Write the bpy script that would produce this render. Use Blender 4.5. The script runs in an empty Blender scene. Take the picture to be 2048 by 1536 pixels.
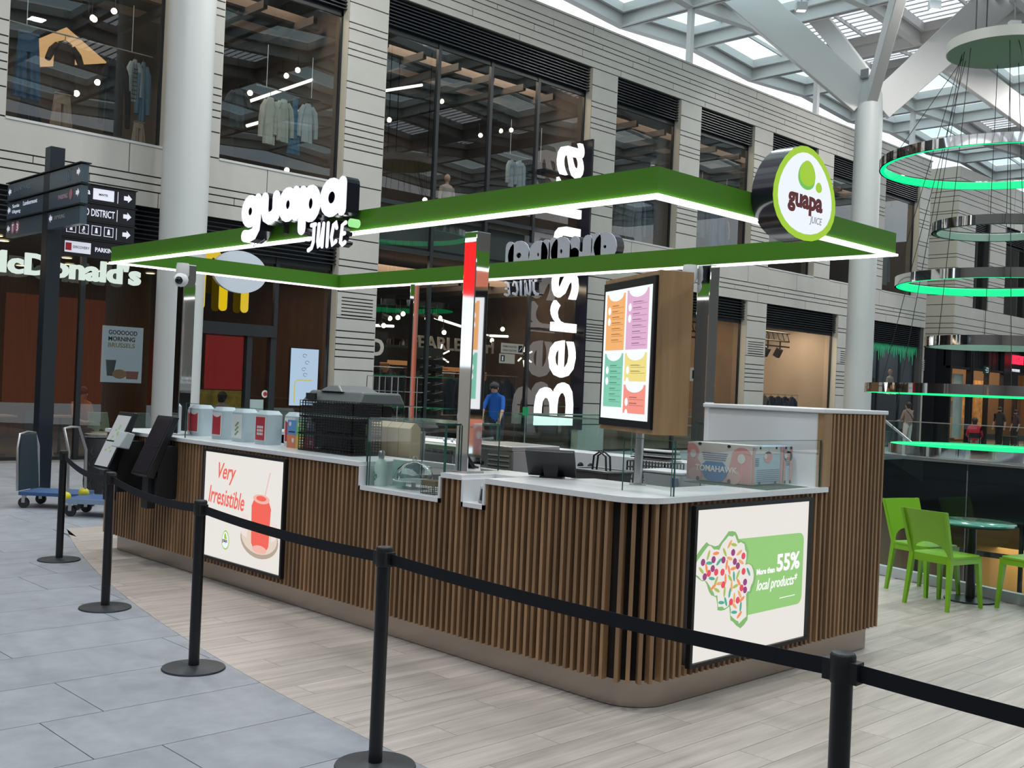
import bpy, bmesh, math, random
from mathutils import Vector, Matrix
random.seed(7)
SC = bpy.context.scene
COL = SC.collection
PI = math.pi
# ------------------------------------------------------------------ camera, sky, exposure
cam_d = bpy.data.cameras.new('camera'); cam = bpy.data.objects.new('camera', cam_d); COL.objects.link(cam)
_y, _r, _p = math.radians(45.704), math.radians(2.469), math.radians(0.2042)
_F = Vector((-math.sin(_y)*math.cos(_p), math.cos(_y)*math.cos(_p), math.sin(_p)))
_R0 = Vector((math.cos(_y), math.sin(_y), 0)); _U0 = _R0.cross(_F)
_R = math.cos(_r)*_R0 + math.sin(_r)*_U0; _U = -math.sin(_r)*_R0 + math.cos(_r)*_U0
M = Matrix.Identity(4)
for i in range(3):
    M[i][0] = _R[i]; M[i][1] = _U[i]; M[i][2] = -_F[i]
M[2][3] = 1.65
cam.matrix_world = M
cam_d.sensor_width = 36; cam_d.lens = 36*2147.27/2048; cam_d.clip_start = .05; cam_d.clip_end = 300
SC.camera = cam
SC.view_settings.view_transform = 'Standard'; SC.view_settings.look = 'None'
SC.view_settings.gamma = 1; SC.view_settings.use_curve_mapping = False
SC.view_settings.exposure = 0.0
SC.cycles.max_bounces = 8; SC.cycles.diffuse_bounces = 3; SC.cycles.glossy_bounces = 4
SC.cycles.transparent_max_bounces = 16; SC.cycles.transmission_bounces = 6
SC.cycles.sample_clamp_indirect = 4; SC.cycles.caustics_reflective = False; SC.cycles.caustics_refractive = False

w = bpy.data.worlds.new('sky'); SC.world = w; w.use_nodes = True
nt = w.node_tree; nt.nodes.clear()
def N(nt, t, **k):
    n = nt.nodes.new(t)
    for a, b in k.items(): setattr(n, a, b)
    return n
_o = N(nt, 'ShaderNodeOutputWorld'); _b = N(nt, 'ShaderNodeBackground'); _tc = N(nt, 'ShaderNodeTexCoord')
_mp = N(nt, 'ShaderNodeMapping'); _mp.inputs['Scale'].default_value = (1, 1, 2.5)
_n = N(nt, 'ShaderNodeTexNoise'); _n.inputs['Scale'].default_value = 3.2; _n.inputs['Detail'].default_value = 6
_c = N(nt, 'ShaderNodeValToRGB')
_c.color_ramp.elements[0].position = .35; _c.color_ramp.elements[0].color = (.62, .80, .92, 1)
_c.color_ramp.elements[1].position = .62; _c.color_ramp.elements[1].color = (1, 1, 1, 1)
nt.links.new(_tc.outputs['Generated'], _mp.inputs['Vector']); nt.links.new(_mp.outputs[0], _n.inputs['Vector'])
nt.links.new(_n.outputs['Fac'], _c.inputs[0]); nt.links.new(_c.outputs[0], _b.inputs['Color']); nt.links.new(_b.outputs[0], _o.inputs[0])
_b.inputs['Strength'].default_value = 1.55

def lamp(name, loc, energy, color=(1, .8, .6), size=1.5, rot=(0, 0, 0), size_y=None):
    d = bpy.data.lights.new(name, 'AREA'); d.energy = energy; d.color = color; d.size = size
    if size_y: d.shape = 'RECTANGLE'; d.size_y = size_y
    o = bpy.data.objects.new(name, d); o.location = loc; o.rotation_euler = rot; COL.objects.link(o); return o
# area lamps added near the shop ceilings to make the interiors visible
def shop(y0, y1, z, e, c, x=-20.75, w_=.5): lamp('shop_fill', (x, (y0+y1)/2, z), e, c, w_, size_y=y1-y0)
shop(1, 13, 3.94, 150, (1, .70, .42), -21.5, 1.5)
shop(14.8, 21.2, 10.12, 190, (1, .80, .60)); shop(14.8, 21.2, 4.62, 330, (1, .74, .50), -21.2, 1.0)
shop(22.8, 28.6, 4.4, 200, (1, .72, .46), -21.0, .8); shop(30.6, 34.8, 4.4, 300, (1, .76, .52), -21.0, .8); shop(37.3, 41.2, 4.4, 60, (.9, .95, 1), -21.0, .8)
shop(2.5, 13.4, 10.2, 260, (1, .80, .60)); shop(22.6, 41, 10.2, 330, (1, .78, .58))
lamp('shop_fill', (-20.9, 53, 4.3), 420, (1, .70, .42), 1.2, size_y=14)
lamp('shop_fill', (-12.5, 35.3, -2.9), 60, (1, .75, .45), 3, size_y=2); lamp('shop_fill', (-5.5, 35.3, -2.9), 60, (1, .75, .45), 3, size_y=2)
# fill lamps added as floodlights under the atrium roof to brighten it; no housings
FILL_LAMPS = [(-13, 4.5), (-5, 1), (3, 5), (-12.2, 16), (-3, 13), (-12.2, 27), (-4.9, 24), (-12.2, 38), (-16, 11), (-9, 46), (-14, 52), (-15, 33)]
for fx_, fy_ in FILL_LAMPS: lamp('floodlight', (fx_, fy_, 13.0), 330, (1, .98, .95), .45)

# ------------------------------------------------------------------ materials
MATS = {}
def mat(name, col=(.8, .8, .8), rough=.5, metal=0., emit=None, es=1., spec=.5, noise=None, coat=0, rnd=0.):
    """noise=(scale, amount, (sx,sy,sz)) varies the colour; rnd varies it per object"""
    if name in MATS: return MATS[name]
    m = bpy.data.materials.new(name); m.use_nodes = True; nt = m.node_tree
    b = nt.nodes['Principled BSDF']
    b.inputs['Base Color'].default_value = (*col, 1); b.inputs['Roughness'].default_value = rough
    b.inputs['Metallic'].default_value = metal; b.inputs['Specular IOR Level'].default_value = spec
    if coat: b.inputs['Coat Weight'].default_value = coat
    if emit is not None:
        b.inputs['Emission Color'].default_value = (*emit, 1); b.inputs['Emission Strength'].default_value = es
    if noise or rnd:
        last = None
        if noise:
            tc = N(nt, 'ShaderNodeTexCoord'); mp = N(nt, 'ShaderNodeMapping'); nz = N(nt, 'ShaderNodeTexNoise')
            mp.inputs['Scale'].default_value = noise[2] if len(noise) > 2 else (1, 1, 1)
            nz.inputs['Scale'].default_value = noise[0]; nz.inputs['Detail'].default_value = 5; nz.inputs['Roughness'].default_value = .6
            oi = N(nt, 'ShaderNodeObjectInfo'); ad = N(nt, 'ShaderNodeVectorMath', operation='ADD'); ml = N(nt, 'ShaderNodeVectorMath', operation='MULTIPLY')
            geo = N(nt, 'ShaderNodeNewGeometry')
            ml.inputs[1].default_value = (17.3, 9.1, 5.7)
            nt.links.new(oi.outputs['Random'], ml.inputs[0])
            nt.links.new(geo.outputs['Position'], mp.inputs[0]); nt.links.new(mp.outputs[0], ad.inputs[0])
            if rnd: nt.links.new(ml.outputs[0], ad.inputs[1])
            else: ad.inputs[1].default_value = (0, 0, 0)
            nt.links.new(ad.outputs[0], nz.inputs['Vector'])
            mr = N(nt, 'ShaderNodeMapRange'); mr.inputs['From Min'].default_value = .3; mr.inputs['From Max'].default_value = .7
            mr.inputs['To Min'].default_value = 1-noise[1]; mr.inputs['To Max'].default_value = 1+noise[1]
            nt.links.new(nz.outputs['Fac'], mr.inputs['Value']); last = mr.outputs[0]
        if rnd:
            oi2 = N(nt, 'ShaderNodeObjectInfo'); m2 = N(nt, 'ShaderNodeMapRange')
            m2.inputs['To Min'].default_value = 1-rnd; m2.inputs['To Max'].default_value = 1+rnd
            nt.links.new(oi2.outputs['Random'], m2.inputs['Value'])
            if last:
                mm = N(nt, 'ShaderNodeMath', operation='MULTIPLY'); nt.links.new(last, mm.inputs[0]); nt.links.new(m2.outputs[0], mm.inputs[1]); last = mm.outputs[0]
            else: last = m2.outputs[0]
        vm = N(nt, 'ShaderNodeVectorMath', operation='SCALE'); vm.inputs[0].default_value = col
        nt.links.new(last, vm.inputs['Scale']); nt.links.new(vm.outputs[0], b.inputs['Base Color'])
    MATS[name] = m; return m
def glass(name, tint=(.93, .97, .96), refl=1., rough=0.0):
    if name in MATS: return MATS[name]
    m = bpy.data.materials.new(name); m.use_nodes = True; nt = m.node_tree; nt.nodes.clear()
    o = N(nt, 'ShaderNodeOutputMaterial'); t = N(nt, 'ShaderNodeBsdfTransparent'); g = N(nt, 'ShaderNodeBsdfGlossy')
    t.inputs[0].default_value = (*tint, 1); g.inputs['Roughness'].default_value = rough
    fr = N(nt, 'ShaderNodeFresnel'); fr.inputs['IOR'].default_value = 1.5
    mu = N(nt, 'ShaderNodeMath', operation='MULTIPLY'); mu.use_clamp = True; mu.inputs[1].default_value = refl
    mx = N(nt, 'ShaderNodeMixShader')
    ge = N(nt, 'ShaderNodeNewGeometry'); iv = N(nt, 'ShaderNodeMath', operation='SUBTRACT'); iv.inputs[0].default_value = 1
    m2 = N(nt, 'ShaderNodeMath', operation='MULTIPLY')
    nt.links.new(ge.outputs['Backfacing'], iv.inputs[1]); nt.links.new(fr.outputs[0], mu.inputs[0]); nt.links.new(mu.outputs[0], m2.inputs[0]); nt.links.new(iv.outputs[0], m2.inputs[1])
    nt.links.new(m2.outputs[0], mx.inputs[0])
    nt.links.new(t.outputs[0], mx.inputs[1]); nt.links.new(g.outputs[0], mx.inputs[2]); nt.links.new(mx.outputs[0], o.inputs[0])
    MATS[name] = m; return m
def glow(name, col, s): return mat(name, (.02, .02, .02), .6, emit=col, es=s)
CLAD = mat('cladding', (.47, .46, .43), .55, noise=(1.3, .05), rnd=.03)
CLADW = mat('cladding_reveal', (.56, .52, .43), .55)
JOINT = mat('joint', (.05, .05, .05), .8)
BLACK = mat('black_metal', (.006, .007, .009), .5)
BLKP = mat('black_paint', (.006, .007, .010), .32, spec=.5)
DARK = mat('dark_interior', (.035, .028, .024), .8)
FRAME = mat('window_frame', (.014, .018, .022), .4)
LOUV = mat('louvre_metal', (.015, .02, .028), .35)
STEEL = mat('white_steel', (.74, .72, .71), .45)
COLW = mat('column_paint', (.60, .62, .615), .4)
TILE = mat('grey_tile', (.285, .30, .335), .5, noise=(5, .13), rnd=.03)
PLANK = mat('wood_plank', (.44, .39, .352), .40, noise=(5., .22, (3.6, .22, 1)), rnd=.05)
SLAT = mat('walnut_slat', (.29, .17, .088), .5, noise=(16, .3, (1, 1, .08)), rnd=.22)
SLATD = mat('slat_backing', (.008, .006, .005), .9)
OAK = mat('oak_veneer', (.36, .22, .11), .5, noise=(14, .22, (1, 1, .07)))
PLINTH = mat('bronze_plinth', (.40, .355, .31), .27, metal=.9)
SOLID = mat('white_solid_surface', (.80, .82, .84), .25)
WHITE = mat('white_paint', (.82, .84, .87), .35)
CHROME = mat('mirror_steel', (.82, .82, .83), .04, metal=1)
INOX = mat('brushed_steel', (.55, .56, .57), .3, metal=1)
GREENP = mat('canopy_green', (.075, .24, .018), .32)
LED = glow('led_strip', (1, 1, 1), 5)
GLC = glass('clear_glass', (.88, .955, .94), 1.0)
GLK = glass('counter_glass', (.965, .985, .98), 1.0)
GLW = glass('window_glass', (.80, .83, .83), 2.0)
GLR = glass('roof_glass', (.86, .945, .94), .5)
GEDGE = mat('glass_edge', (.03, .12, .10), .15)
CHAIRG = mat('green_plastic', (.20, .46, .018), .32)
TEALT = mat('table_top', (.03, .20, .14), .12, coat=.5)
RUB = mat('rubber', (.02, .02, .022), .7)
SKIN = mat('skin', (.45, .27, .19), .6); HAIR = mat('hair', (.015, .01, .008), .6)
WTXT = glow('white_lettering', (1, 1, 1), 1.6)
WPRT = mat('white_print', (.85, .85, .9), .5, emit=(.8, .82, 1), es=.35)

# ------------------------------------------------------------------ mesh builder
class MB:
    def __init__(s): s.v = []; s.f = []; s.mi = []
    def add(s, vs, fs, mi=0):
        b = len(s.v); s.v += [tuple(v) for v in vs]; s.f += [tuple(b+i for i in f) for f in fs]; s.mi += [mi]*len(fs); return s
    def box(s, a, b, mi=0):
        x0, x1 = sorted((a[0], b[0])); y0, y1 = sorted((a[1], b[1])); z0, z1 = sorted((a[2], b[2]))
        return s.add([(x0, y0, z0), (x1, y0, z0), (x1, y1, z0), (x0, y1, z0), (x0, y0, z1), (x1, y0, z1), (x1, y1, z1), (x0, y1, z1)],
                     [(0, 3, 2, 1), (4, 5, 6, 7), (0, 1, 5, 4), (1, 2, 6, 5), (2, 3, 7, 6), (3, 0, 4, 7)], mi)
    def hexa(s, lo, hi, mi=0):
        n = len(lo)
        return s.add(list(lo)+list(hi), [tuple(range(n))[::-1], tuple(range(n, 2*n))]+[(i, (i+1) % n, n+(i+1) % n, n+i) for i in range(n)], mi)
    def prism(s, poly, z0, z1, mi=0): return s.hexa([(p[0], p[1], z0) for p in poly], [(p[0], p[1], z1) for p in poly], mi)
    def plate(s, poly, o, u, v, t, mi=0):
        """polygon in the plane of u and v at o, t thick along u x v"""
        o, u, v = Vector(o), Vector(u), Vector(v); n = u.cross(v).normalized()
        lo = [o+u*p[0]+v*p[1] for p in poly]; return s.hexa(lo, [q+n*t for q in lo], mi)
    def bar(s, p, q, w, h=None, mi=0, up=(0, 0, 1)):
        p, q = Vector(p), Vector(q); d = (q-p).normalized(); up = Vector(up)
        if abs(d.dot(up)) > .98: up = Vector((0, 1, 0))
        a = d.cross(up).normalized(); b = a.cross(d); h = h or w
        c = [a*x*w/2+b*y*h/2 for x, y in ((-1, -1), (1, -1), (1, 1), (-1, 1))]
        return s.hexa([p+k for k in c], [q+k for k in c], mi)
    def tube(s, pts, r, n=8, mi=0):
        pts = [Vector(p) for p in pts]; rs = r if isinstance(r, (list, tuple)) else [r]*len(pts)
        rings = []; ref = None
        for i, p in enumerate(pts):
            d = (pts[min(i+1, len(pts)-1)]-pts[max(i-1, 0)]).normalized()
            if ref is None: ref = Vector((0, 0, 1)) if abs(d.z) < .9 else Vector((1, 0, 0))
            a = d.cross(ref).normalized(); b = a.cross(d); ref = b
            rings.append([p+(a*math.cos(2*PI*k/n)+b*math.sin(2*PI*k/n))*rs[i] for k in range(n)])
        vs = [q for r_ in rings for q in r_]; fs = [(i*n+k, i*n+(k+1) % n, (i+1)*n+(k+1) % n, (i+1)*n+k) for i in range(len(pts)-1) for k in range(n)]
        fs += [tuple(range(n))[::-1], tuple(range((len(pts)-1)*n, len(pts)*n))]
        return s.add(vs, fs, mi)
    def lathe(s, prof, c=(0, 0, 0), n=24, mi=0, close=True):
        vs = []; m = len(prof)
        for r, z in prof:
            for k in range(n): a = 2*PI*k/n; vs.append((c[0]+r*math.cos(a), c[1]+r*math.sin(a), c[2]+z))
        fs = [(i*n+k, i*n+(k+1) % n, (i+1)*n+(k+1) % n, (i+1)*n+k) for i in range(m-1) for k in range(n)]
        if close: fs += [tuple(range(n))[::-1], tuple(range((m-1)*n, m*n))]
        return s.add(vs, fs, mi)
    def ball(s, c, r, n=12, mi=0, sc=(1, 1, 1)):
        pr = [(math.sin(PI*i/8)*r, -math.cos(PI*i/8)*r) for i in range(9)]; pr[0] = (1e-4, -r); pr[-1] = (1e-4, r)
        b = len(s.v); s.lathe(pr, (0, 0, 0), n, mi)
        for i in range(b, len(s.v)): v = s.v[i]; s.v[i] = (c[0]+v[0]*sc[0], c[1]+v[1]*sc[1], c[2]+v[2]*sc[2])
        return s
    def ribbon(s, pts, wd, o, u, v, t, mi=0, caps=6):
        """a round-ended stroke through 2D points, t thick"""
        pts = [Vector((p[0], p[1])) for p in pts]; L = []; R = []
        closed = len(pts) > 3 and (pts[0]-pts[-1]).length < 1e-6
        for i, p in enumerate(pts):
            if closed and i in (0, len(pts)-1): d = pts[1]-pts[-2]
            else: d = pts[min(i+1, len(pts)-1)]-pts[max(i-1, 0)]
            d = d.normalized(); nrm = Vector((-d.y, d.x)); L.append(p+nrm*wd/2); R.append(p-nrm*wd/2)
        if closed:
            for i in range(len(pts)-1): s.plate([R[i], R[i+1], L[i+1], L[i]], o, u, v, t, mi)
            return s
        def cap(c, a0): return [c+Vector((math.cos(a0+PI*k/caps), math.sin(a0+PI*k/caps)))*wd/2 for k in range(1, caps)]
        d0 = pts[1]-pts[0]; d1 = pts[-1]-pts[-2]
        for i in range(len(pts)-1): s.plate([R[i], R[i+1], L[i+1], L[i]], o, u, v, t, mi)
        a1 = math.atan2(d1.y, d1.x)-PI/2; s.plate([R[-1]]+cap(pts[-1], a1)+[L[-1]], o, u, v, t, mi)
        a0 = math.atan2(d0.y, d0.x)+PI/2; s.plate([L[0]]+cap(pts[0], a0)+[R[0]], o, u, v, t, mi)
        return s
    def mesh(s, name, mats, smooth=False):
        me = bpy.data.meshes.new(name); me.from_pydata(s.v, [], s.f)
        for m in (mats if isinstance(mats, (list, tuple)) else [mats]): me.materials.append(m)
        if any(s.mi): me.polygons.foreach_set('material_index', s.mi)
        bm = bmesh.new(); bm.from_mesh(me); bmesh.ops.recalc_face_normals(bm, faces=bm.faces); bm.to_mesh(me); bm.free()
        if smooth:
            me.polygons.foreach_set('use_smooth', [True]*len(me.polygons)); me.set_sharp_from_angle(angle=math.radians(40))
        me.update(); return me

def link(name, me, parent=None, loc=None, rot=None, scale=None):
    o = bpy.data.objects.new(name, me); COL.objects.link(o)
    if parent is not None:
        o.parent = parent
    if loc is not None: o.location = loc
    if rot is not None: o.rotation_euler = rot
    if scale is not None: o.scale = scale
    return o
def obj(name, mb, mats, parent=None, loc=None, rot=None, smooth=False, bevel=0):
    o = link(name, mb.mesh(name, mats, smooth), parent, loc, rot)
    if bevel:
        b = o.modifiers.new('bevel', 'BEVEL'); b.width = bevel; b.segments = 2; b.limit_method = 'ANGLE'
    return o
def tag(o, label, cat, group=None, kind=None):
    o['label'] = label; o['category'] = cat
    if group: o['group'] = group
    if kind: o['kind'] = kind
    return o
def thing(name, label, cat, loc=(0, 0, 0), rotz=0, group=None):
    o = bpy.data.objects.new(name, None); COL.objects.link(o); o.location = loc; o.rotation_euler = (0, 0, rotz)
    o.empty_display_size = .1
    return tag(o, label, cat, group)
def struct(name, mb, mats, parent=None, **k):
    o = obj(name, mb, mats, parent, **k)
    if parent is None: o['kind'] = 'structure'
    return o
def sroot(name, loc=(0, 0, 0)):
    o = bpy.data.objects.new(name, None); COL.objects.link(o); o.location = loc; o['kind'] = 'structure'; return o
_unit = MB().box((0, 0, 0), (1, 1, 1))
_UM = {}
def ubox(name, a, b, m, parent, stuff=False):
    """box from a to b sharing one unit mesh per material"""
    k = m.name
    if k not in _UM: _UM[k] = _unit.mesh('unit_'+k, m)
    pl = parent.location if parent is not None else Vector((0, 0, 0))
    o = link(name, _UM[k], parent, Vector(a)-pl, None, (b[0]-a[0], b[1]-a[1], b[2]-a[2]))
    return o
DG = bpy.context.evaluated_depsgraph_get
def textmesh(s, depth=.01, bold=0., shear=0., bevel=0.):
    c = bpy.data.curves.new('t', 'FONT'); c.body = s; c.extrude = depth/2; c.offset = bold; c.shear = shear; c.resolution_u = 3
    c.bevel_depth = bevel
    o = bpy.data.objects.new('t', c); COL.objects.link(o); bpy.context.view_layer.update()
    me = bpy.data.meshes.new_from_object(o.evaluated_get(DG())); bpy.data.objects.remove(o); bpy.data.curves.remove(c); return me
def text(name, s, o, u, v, wd, ht, depth, m, parent, bold=0., shear=0., local=True):
    """lettering fitted into a width and height, lower left corner at o, reading along u, up along v"""
    me = textmesh(s, depth, bold, shear); me.materials.clear(); me.materials.append(m); me.name = name
    xs = [p.co.x for p in me.vertices]; ys = [p.co.y for p in me.vertices]
    x0, x1, y0, y1 = min(xs), max(xs), min(ys), max(ys); zs = [p.co.z for p in me.vertices]; z0 = min(zs)
    o, u, v = Vector(o), Vector(u).normalized(), Vector(v).normalized(); n = u.cross(v)
    for p in me.vertices:
        a = (p.co.x-x0)/(x1-x0)*wd; b = (p.co.y-y0)/(y1-y0)*ht
        p.co = o+u*a+v*b+n*(p.co.z-z0)
    me.update(); return link(name, me, parent)
X3, Y3, Z3 = Vector((1, 0, 0)), Vector((0, 1, 0)), Vector((0, 0, 1))
def arc(cx, cy, r, a0, a1, n=10): return [(cx+r*math.cos(math.radians(a0+(a1-a0)*k/n)), cy+r*math.sin(math.radians(a0+(a1-a0)*k/n))) for k in range(n+1)]
def ell(cx, cy, rx, ry, n=20): return [(cx+rx*math.cos(2*PI*k/n), cy+ry*math.sin(2*PI*k/n)) for k in range(n)]
def rrect(x0, y0, x1, y1, r, n=4):
    return arc(x1-r, y0+r, r, -90, 0, n)+arc(x1-r, y1-r, r, 0, 90, n)+arc(x0+r, y1-r, r, 90, 180, n)+arc(x0+r, y0+r, r, 180, 270, n)
# ------------------------------------------------------------------ floor
def edge(x): return 3.0+.0203*(x+2.5)**2            # curved joint between stone tiles and wood planks
def vedge(x): return 9.88-.262*(x+4.9)              # rim of the atrium void beside the kiosk
def inview(x, y, z=0, pad=60):
    d = Vector((x, y, z-1.65)); zz = d.dot(_F)
    if zz < .5: return False
    px = 1024+2147*d.dot(_R)/zz; py = 768-2147*d.dot(_U)/zz
    return -pad < px < 2048+pad and py < 1536+pad*2
slab = MB()
NEAR = [(-15.9, 5.2), (12, 5.2), (12, 5.45), (-5.5, 10.04), (-9, 15.5), (-15.9, 15.5)]
slab.box((-24, -14, -.6), (12, 5.2, -.008)); slab.box((-24, 5.2, -.6), (-15.9, 62, -.008)); slab.prism(NEAR, -.6, -.008); slab.box((-15.9, 33.2, -.6), (12, 62, -.008))
floor = struct('floor', slab, mat('floor_joint', (.16, .165, .17), .8))
tiles, planks = [], []
WLIM = -4.45-.6067*11                                # left end of the planked area, on a tile joint
P = .6067
for k in range(-14, 26):
    xb = -4.45-P*k; xa = xb-P; off = 1.965 if k % 2 == 0 else 2.27
    for j in range(-6, 12):
        ya, yb = off+1.2*j, off+1.2*(j+1); g_ = .0025
        ta, tb = (min(yb, edge(xa)), min(yb, edge(xb))) if xb > WLIM+.01 else (yb, yb)
        if ta <= ya+.01 and tb <= ya+.01: continue
        if not (inview(xa, ya) or inview(xb, yb) or inview(xa, yb) or inview(xb, ya)): continue
        if xa < -19.3: continue
        tiles.append(((xa+g_, ya+g_), (xb-g_, ya+g_), (xb-g_, max(tb, ya+.006)-g_), (xa+g_, max(ta, ya+.006)-g_)))
PW = .19
for k in range(-20, 66):
    xb = .8-PW*k; xa = max(xb-PW, WLIM); off = (k*0.457) % 1.22
    if xb < WLIM+.03: break
    for j in range(-1, 9):
        ya, yb = 2.2+off+1.22*j, 2.2+off+1.22*(j+1); g_ = .0012
        ba, bb = max(ya, edge(xa)), max(ya, edge(xb)); t = min(yb, vedge(xb)-.02, 10.6)
        if ba >= t-.01 and bb >= t-.01: continue
        if -9.2 < xa and xb < -3.8 and ya > 4.6 and yb < 6.8: continue
        if not (inview(xa, ya) or inview(xb, yb) or inview(xa, yb) or inview(xb, ya)): continue
        planks.append(((xa+g_, ba+g_), (xb-g_, bb+g_), (xb-g_, max(t, bb+.006)-g_), (xa+g_, max(t, ba+.006)-g_)))
def lay(cells, name, m, z):
    cells.sort(key=lambda c: c[0][0]**2+c[0][1]**2); rest = MB()
    for i, c in enumerate(cells):
        if i < 296: obj(name, MB().prism(c, -.008, z), m, floor)
        else: rest.prism(c, -.008, z)
    if rest.v:
        o = obj('distant_'+name+'s', rest, m, floor); o['kind'] = 'stuff'
lay(tiles, 'tile', TILE, 0.0); lay(planks, 'plank', PLANK, 0.0)
o = obj('distant_paving', MB().box((-19.36, 16.6, -.008), (-16, 44, -.001)).box((-15.9, 33.3, -.008), (6, 44, -.001)), TILE, floor); o['kind'] = 'stuff'
# lower level seen through the atrium void
struct('floor', MB().box((-24, 4, -6.1), (12, 40, -5.9)), mat('lower_floor', (.07, .065, .06), .25))
struct('trim_1', MB().box((-16.3, 15.5, -1.5), (-15.9, 33.2, -.6)).box((-15.9, 33.2, -1.75), (12, 33.6, -.6)).box((-15.92, 33.16, -.6), (12, 33.2, -.09)).box((-15.9, 16, -.6), (-15.86, 33.2, -.09)), mat('void_fascia', (.006, .008, .012), .12))
struct('trim_2', MB().box((-15.9, 33.1, -.09), (12, 33.2, .02)).box((-15.95, 15.5, -.09), (-15.84, 33.2, .02)), mat('fascia_edge', (.30, .31, .33), .35, metal=.4))
lw = MB()
for i in range(10): lw.box((-15.5+i*1.6, 33.5, -5.9), (-15.4+i*1.6, 33.62, -1.75))
lw.box((-15.9, 33.5, -2.9), (3, 33.62, -2.75))
struct('wall_lower', lw, BLACK)
struct('wall_lower', MB().box((-16.3, 36.5, -5.9), (6, 36.7, -1.75)).box((-16.3, 15.5, -5.9), (-16.1, 36.5, -1.5)), mat('lower_shop_wall', (.24, .17, .11), .7))
struct('wall_lower', MB().box((-15, 36.3, -5.5), (-12.8, 36.48, -2.2)).box((-8, 36.3, -5.5), (-6.4, 36.48, -2.2)), mat('ochre_panel', (.60, .36, .14), .6))
struct('ceiling', MB().box((-16, 33.6, -1.9), (6, 36.6, -1.76)), mat('lower_ceiling', (.05, .045, .04), .7))

# ------------------------------------------------------------------ long left facade, plane x = -19.38
FX = -19.38
UP = [(-2, .9), (2.45, 5.35), (6.5, 9.4), (10.55, 13.5), (22.5, 25.38), (26.4, 29.28), (30.36, 33.22), (34.3, 37.16), (38.2, 41.06)]
GR = [(-12, 13.5), (22.52, 29.27), (30.4, 35.05), (37.1, 41.95)]
BIG = (14.57, 21.44)
back = MB()
def bk(y0, y1, z0, z1): back.box((FX-.3, y0, z0), (FX-.05, y1, z1))
bk(-12, 42, 10.35, 11.45)
for a, b in ((-12, BIG[0]), (BIG[1], 42)): bk(a, b, 4.78, 5.9)
ups = sorted(UP+[BIG]); e = [-12]+[v for p in ups for v in p]+[42]
UPIL = [(e[i], e[i+1]) for i in range(0, len(e), 2)]
for a, b in UPIL: bk(a, b, 5.9, 10.35)
grs = sorted(GR+[BIG]); e = [v for p in grs for v in p][1:]+[42]
GPIL = [(e[i], e[i+1]) for i in range(0, len(e), 2)]
for a, b in GPIL: bk(a, b, 0, 4.78)
back.box((FX-8, 41.7, 0), (FX-.05, 42, 11.45))
wl = struct('wall_left', back, JOINT)
zu = [5.93, 6.43, 6.72, 6.86, 7.01, 7.16, 7.3, 7.57, 8.01, 8.16, 8.73, 8.87, 9.02, 9.31, 9.45, 9.89, 10.35]
zg = [.02, .74, 1.31, 1.88, 2.16, 2.31, 2.44, 2.58, 2.73, 3.01, 3.58, 4.14, 4.28, 4.75]
J = .019
def panel(parent, y0, y1, z0, z1): ubox('panel', (FX-.05, y0+J/2, z0+J), (FX, y1-J/2, z1-J*.4), CLAD, parent)
for a, b in UPIL:
    if b < 4: continue
    for i in range(len(zu)-1): panel(wl, a, b, zu[i], zu[i+1])
    for s in (a, b): ubox('reveal', (FX-.27, s-.004 if s == b else s-.002, 5.9), (FX-.012, s+.004, 10.35), CLADW, wl)
for a, b in GPIL:
    for i in range(len(zg)-1):
        if i == 9:                                   # vent panel with slots
            w_ = (b-a); y0 = a+.12 if w_ < 1.2 else a+.25; y1 = b-.1 if w_ < 1.2 else a+.95
            zc = 3.06
            panel(wl, a, b, 3.01, 3.075)
            for q in range(6):
                z0 = 3.075+q*.075; z1 = z0+.075
                ubox('vent_bar', (FX-.05, a+J/2, z0+.025), (FX, b-J/2, z1 if q < 5 else 3.575), CLAD, wl)
                for (s0, s1) in ((a+J/2, y0), (y1, b-J/2)): ubox('vent_end', (FX-.05, s0, z0), (FX, s1, z0+.025), CLAD, wl)
        else: panel(wl, a, b, zg[i], zg[i+1])
    for s in (a, b): ubox('reveal', (FX-.27, s-.004, 0), (FX-.012, s+.004, 4.78), CLADW, wl)
for (r0, r1), off in (((4.75, 5.05), .6), ((5.05, 5.2), 2.2), ((5.2, 5.34), 1.2), ((5.34, 5.93), 0)):
    for a, b in ((1, BIG[0]), (BIG[1], 42)):
        ys = [a]+[y for y in [(-3+off+2.93*k) for k in range(20)] if a+.4 < y < b-.4]+[b]
        for i in range(len(ys)-1): panel(wl, ys[i], ys[i+1], r0, r1)
sill = MB()
for a, b in UP: sill.box((FX-.3, a, 5.9), (FX+.015, b, 5.945))
struct('trim_3', sill, mat('sill', (.55, .56, .56), .4))
par = struct('trim_4', MB().box((FX-.3, -12, 11.42), (FX-.06, 42, 11.46)), JOINT)
for r0, r1, off in ((10.35, 10.53, 1.9), (10.53, 10.73, 0.3), (10.73, 10.91, 2.4), (10.91, 11.04, 1.1), (11.04, 11.22, 3.1), (11.22, 11.46, .7)):
    ys = [8]+[y for y in [(-3+off+3.95*k) for k in range(20)] if 8.4 < y < 41.6]+[42]
    for i in range(len(ys)-1): panel(par, ys[i], ys[i+1], r0, r1)
struct('trim_5', MB().box((FX-.4, -12, 11.46), (FX+.03, 42.03, 11.51)), mat('coping', (.42, .42, .40), .4))
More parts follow.
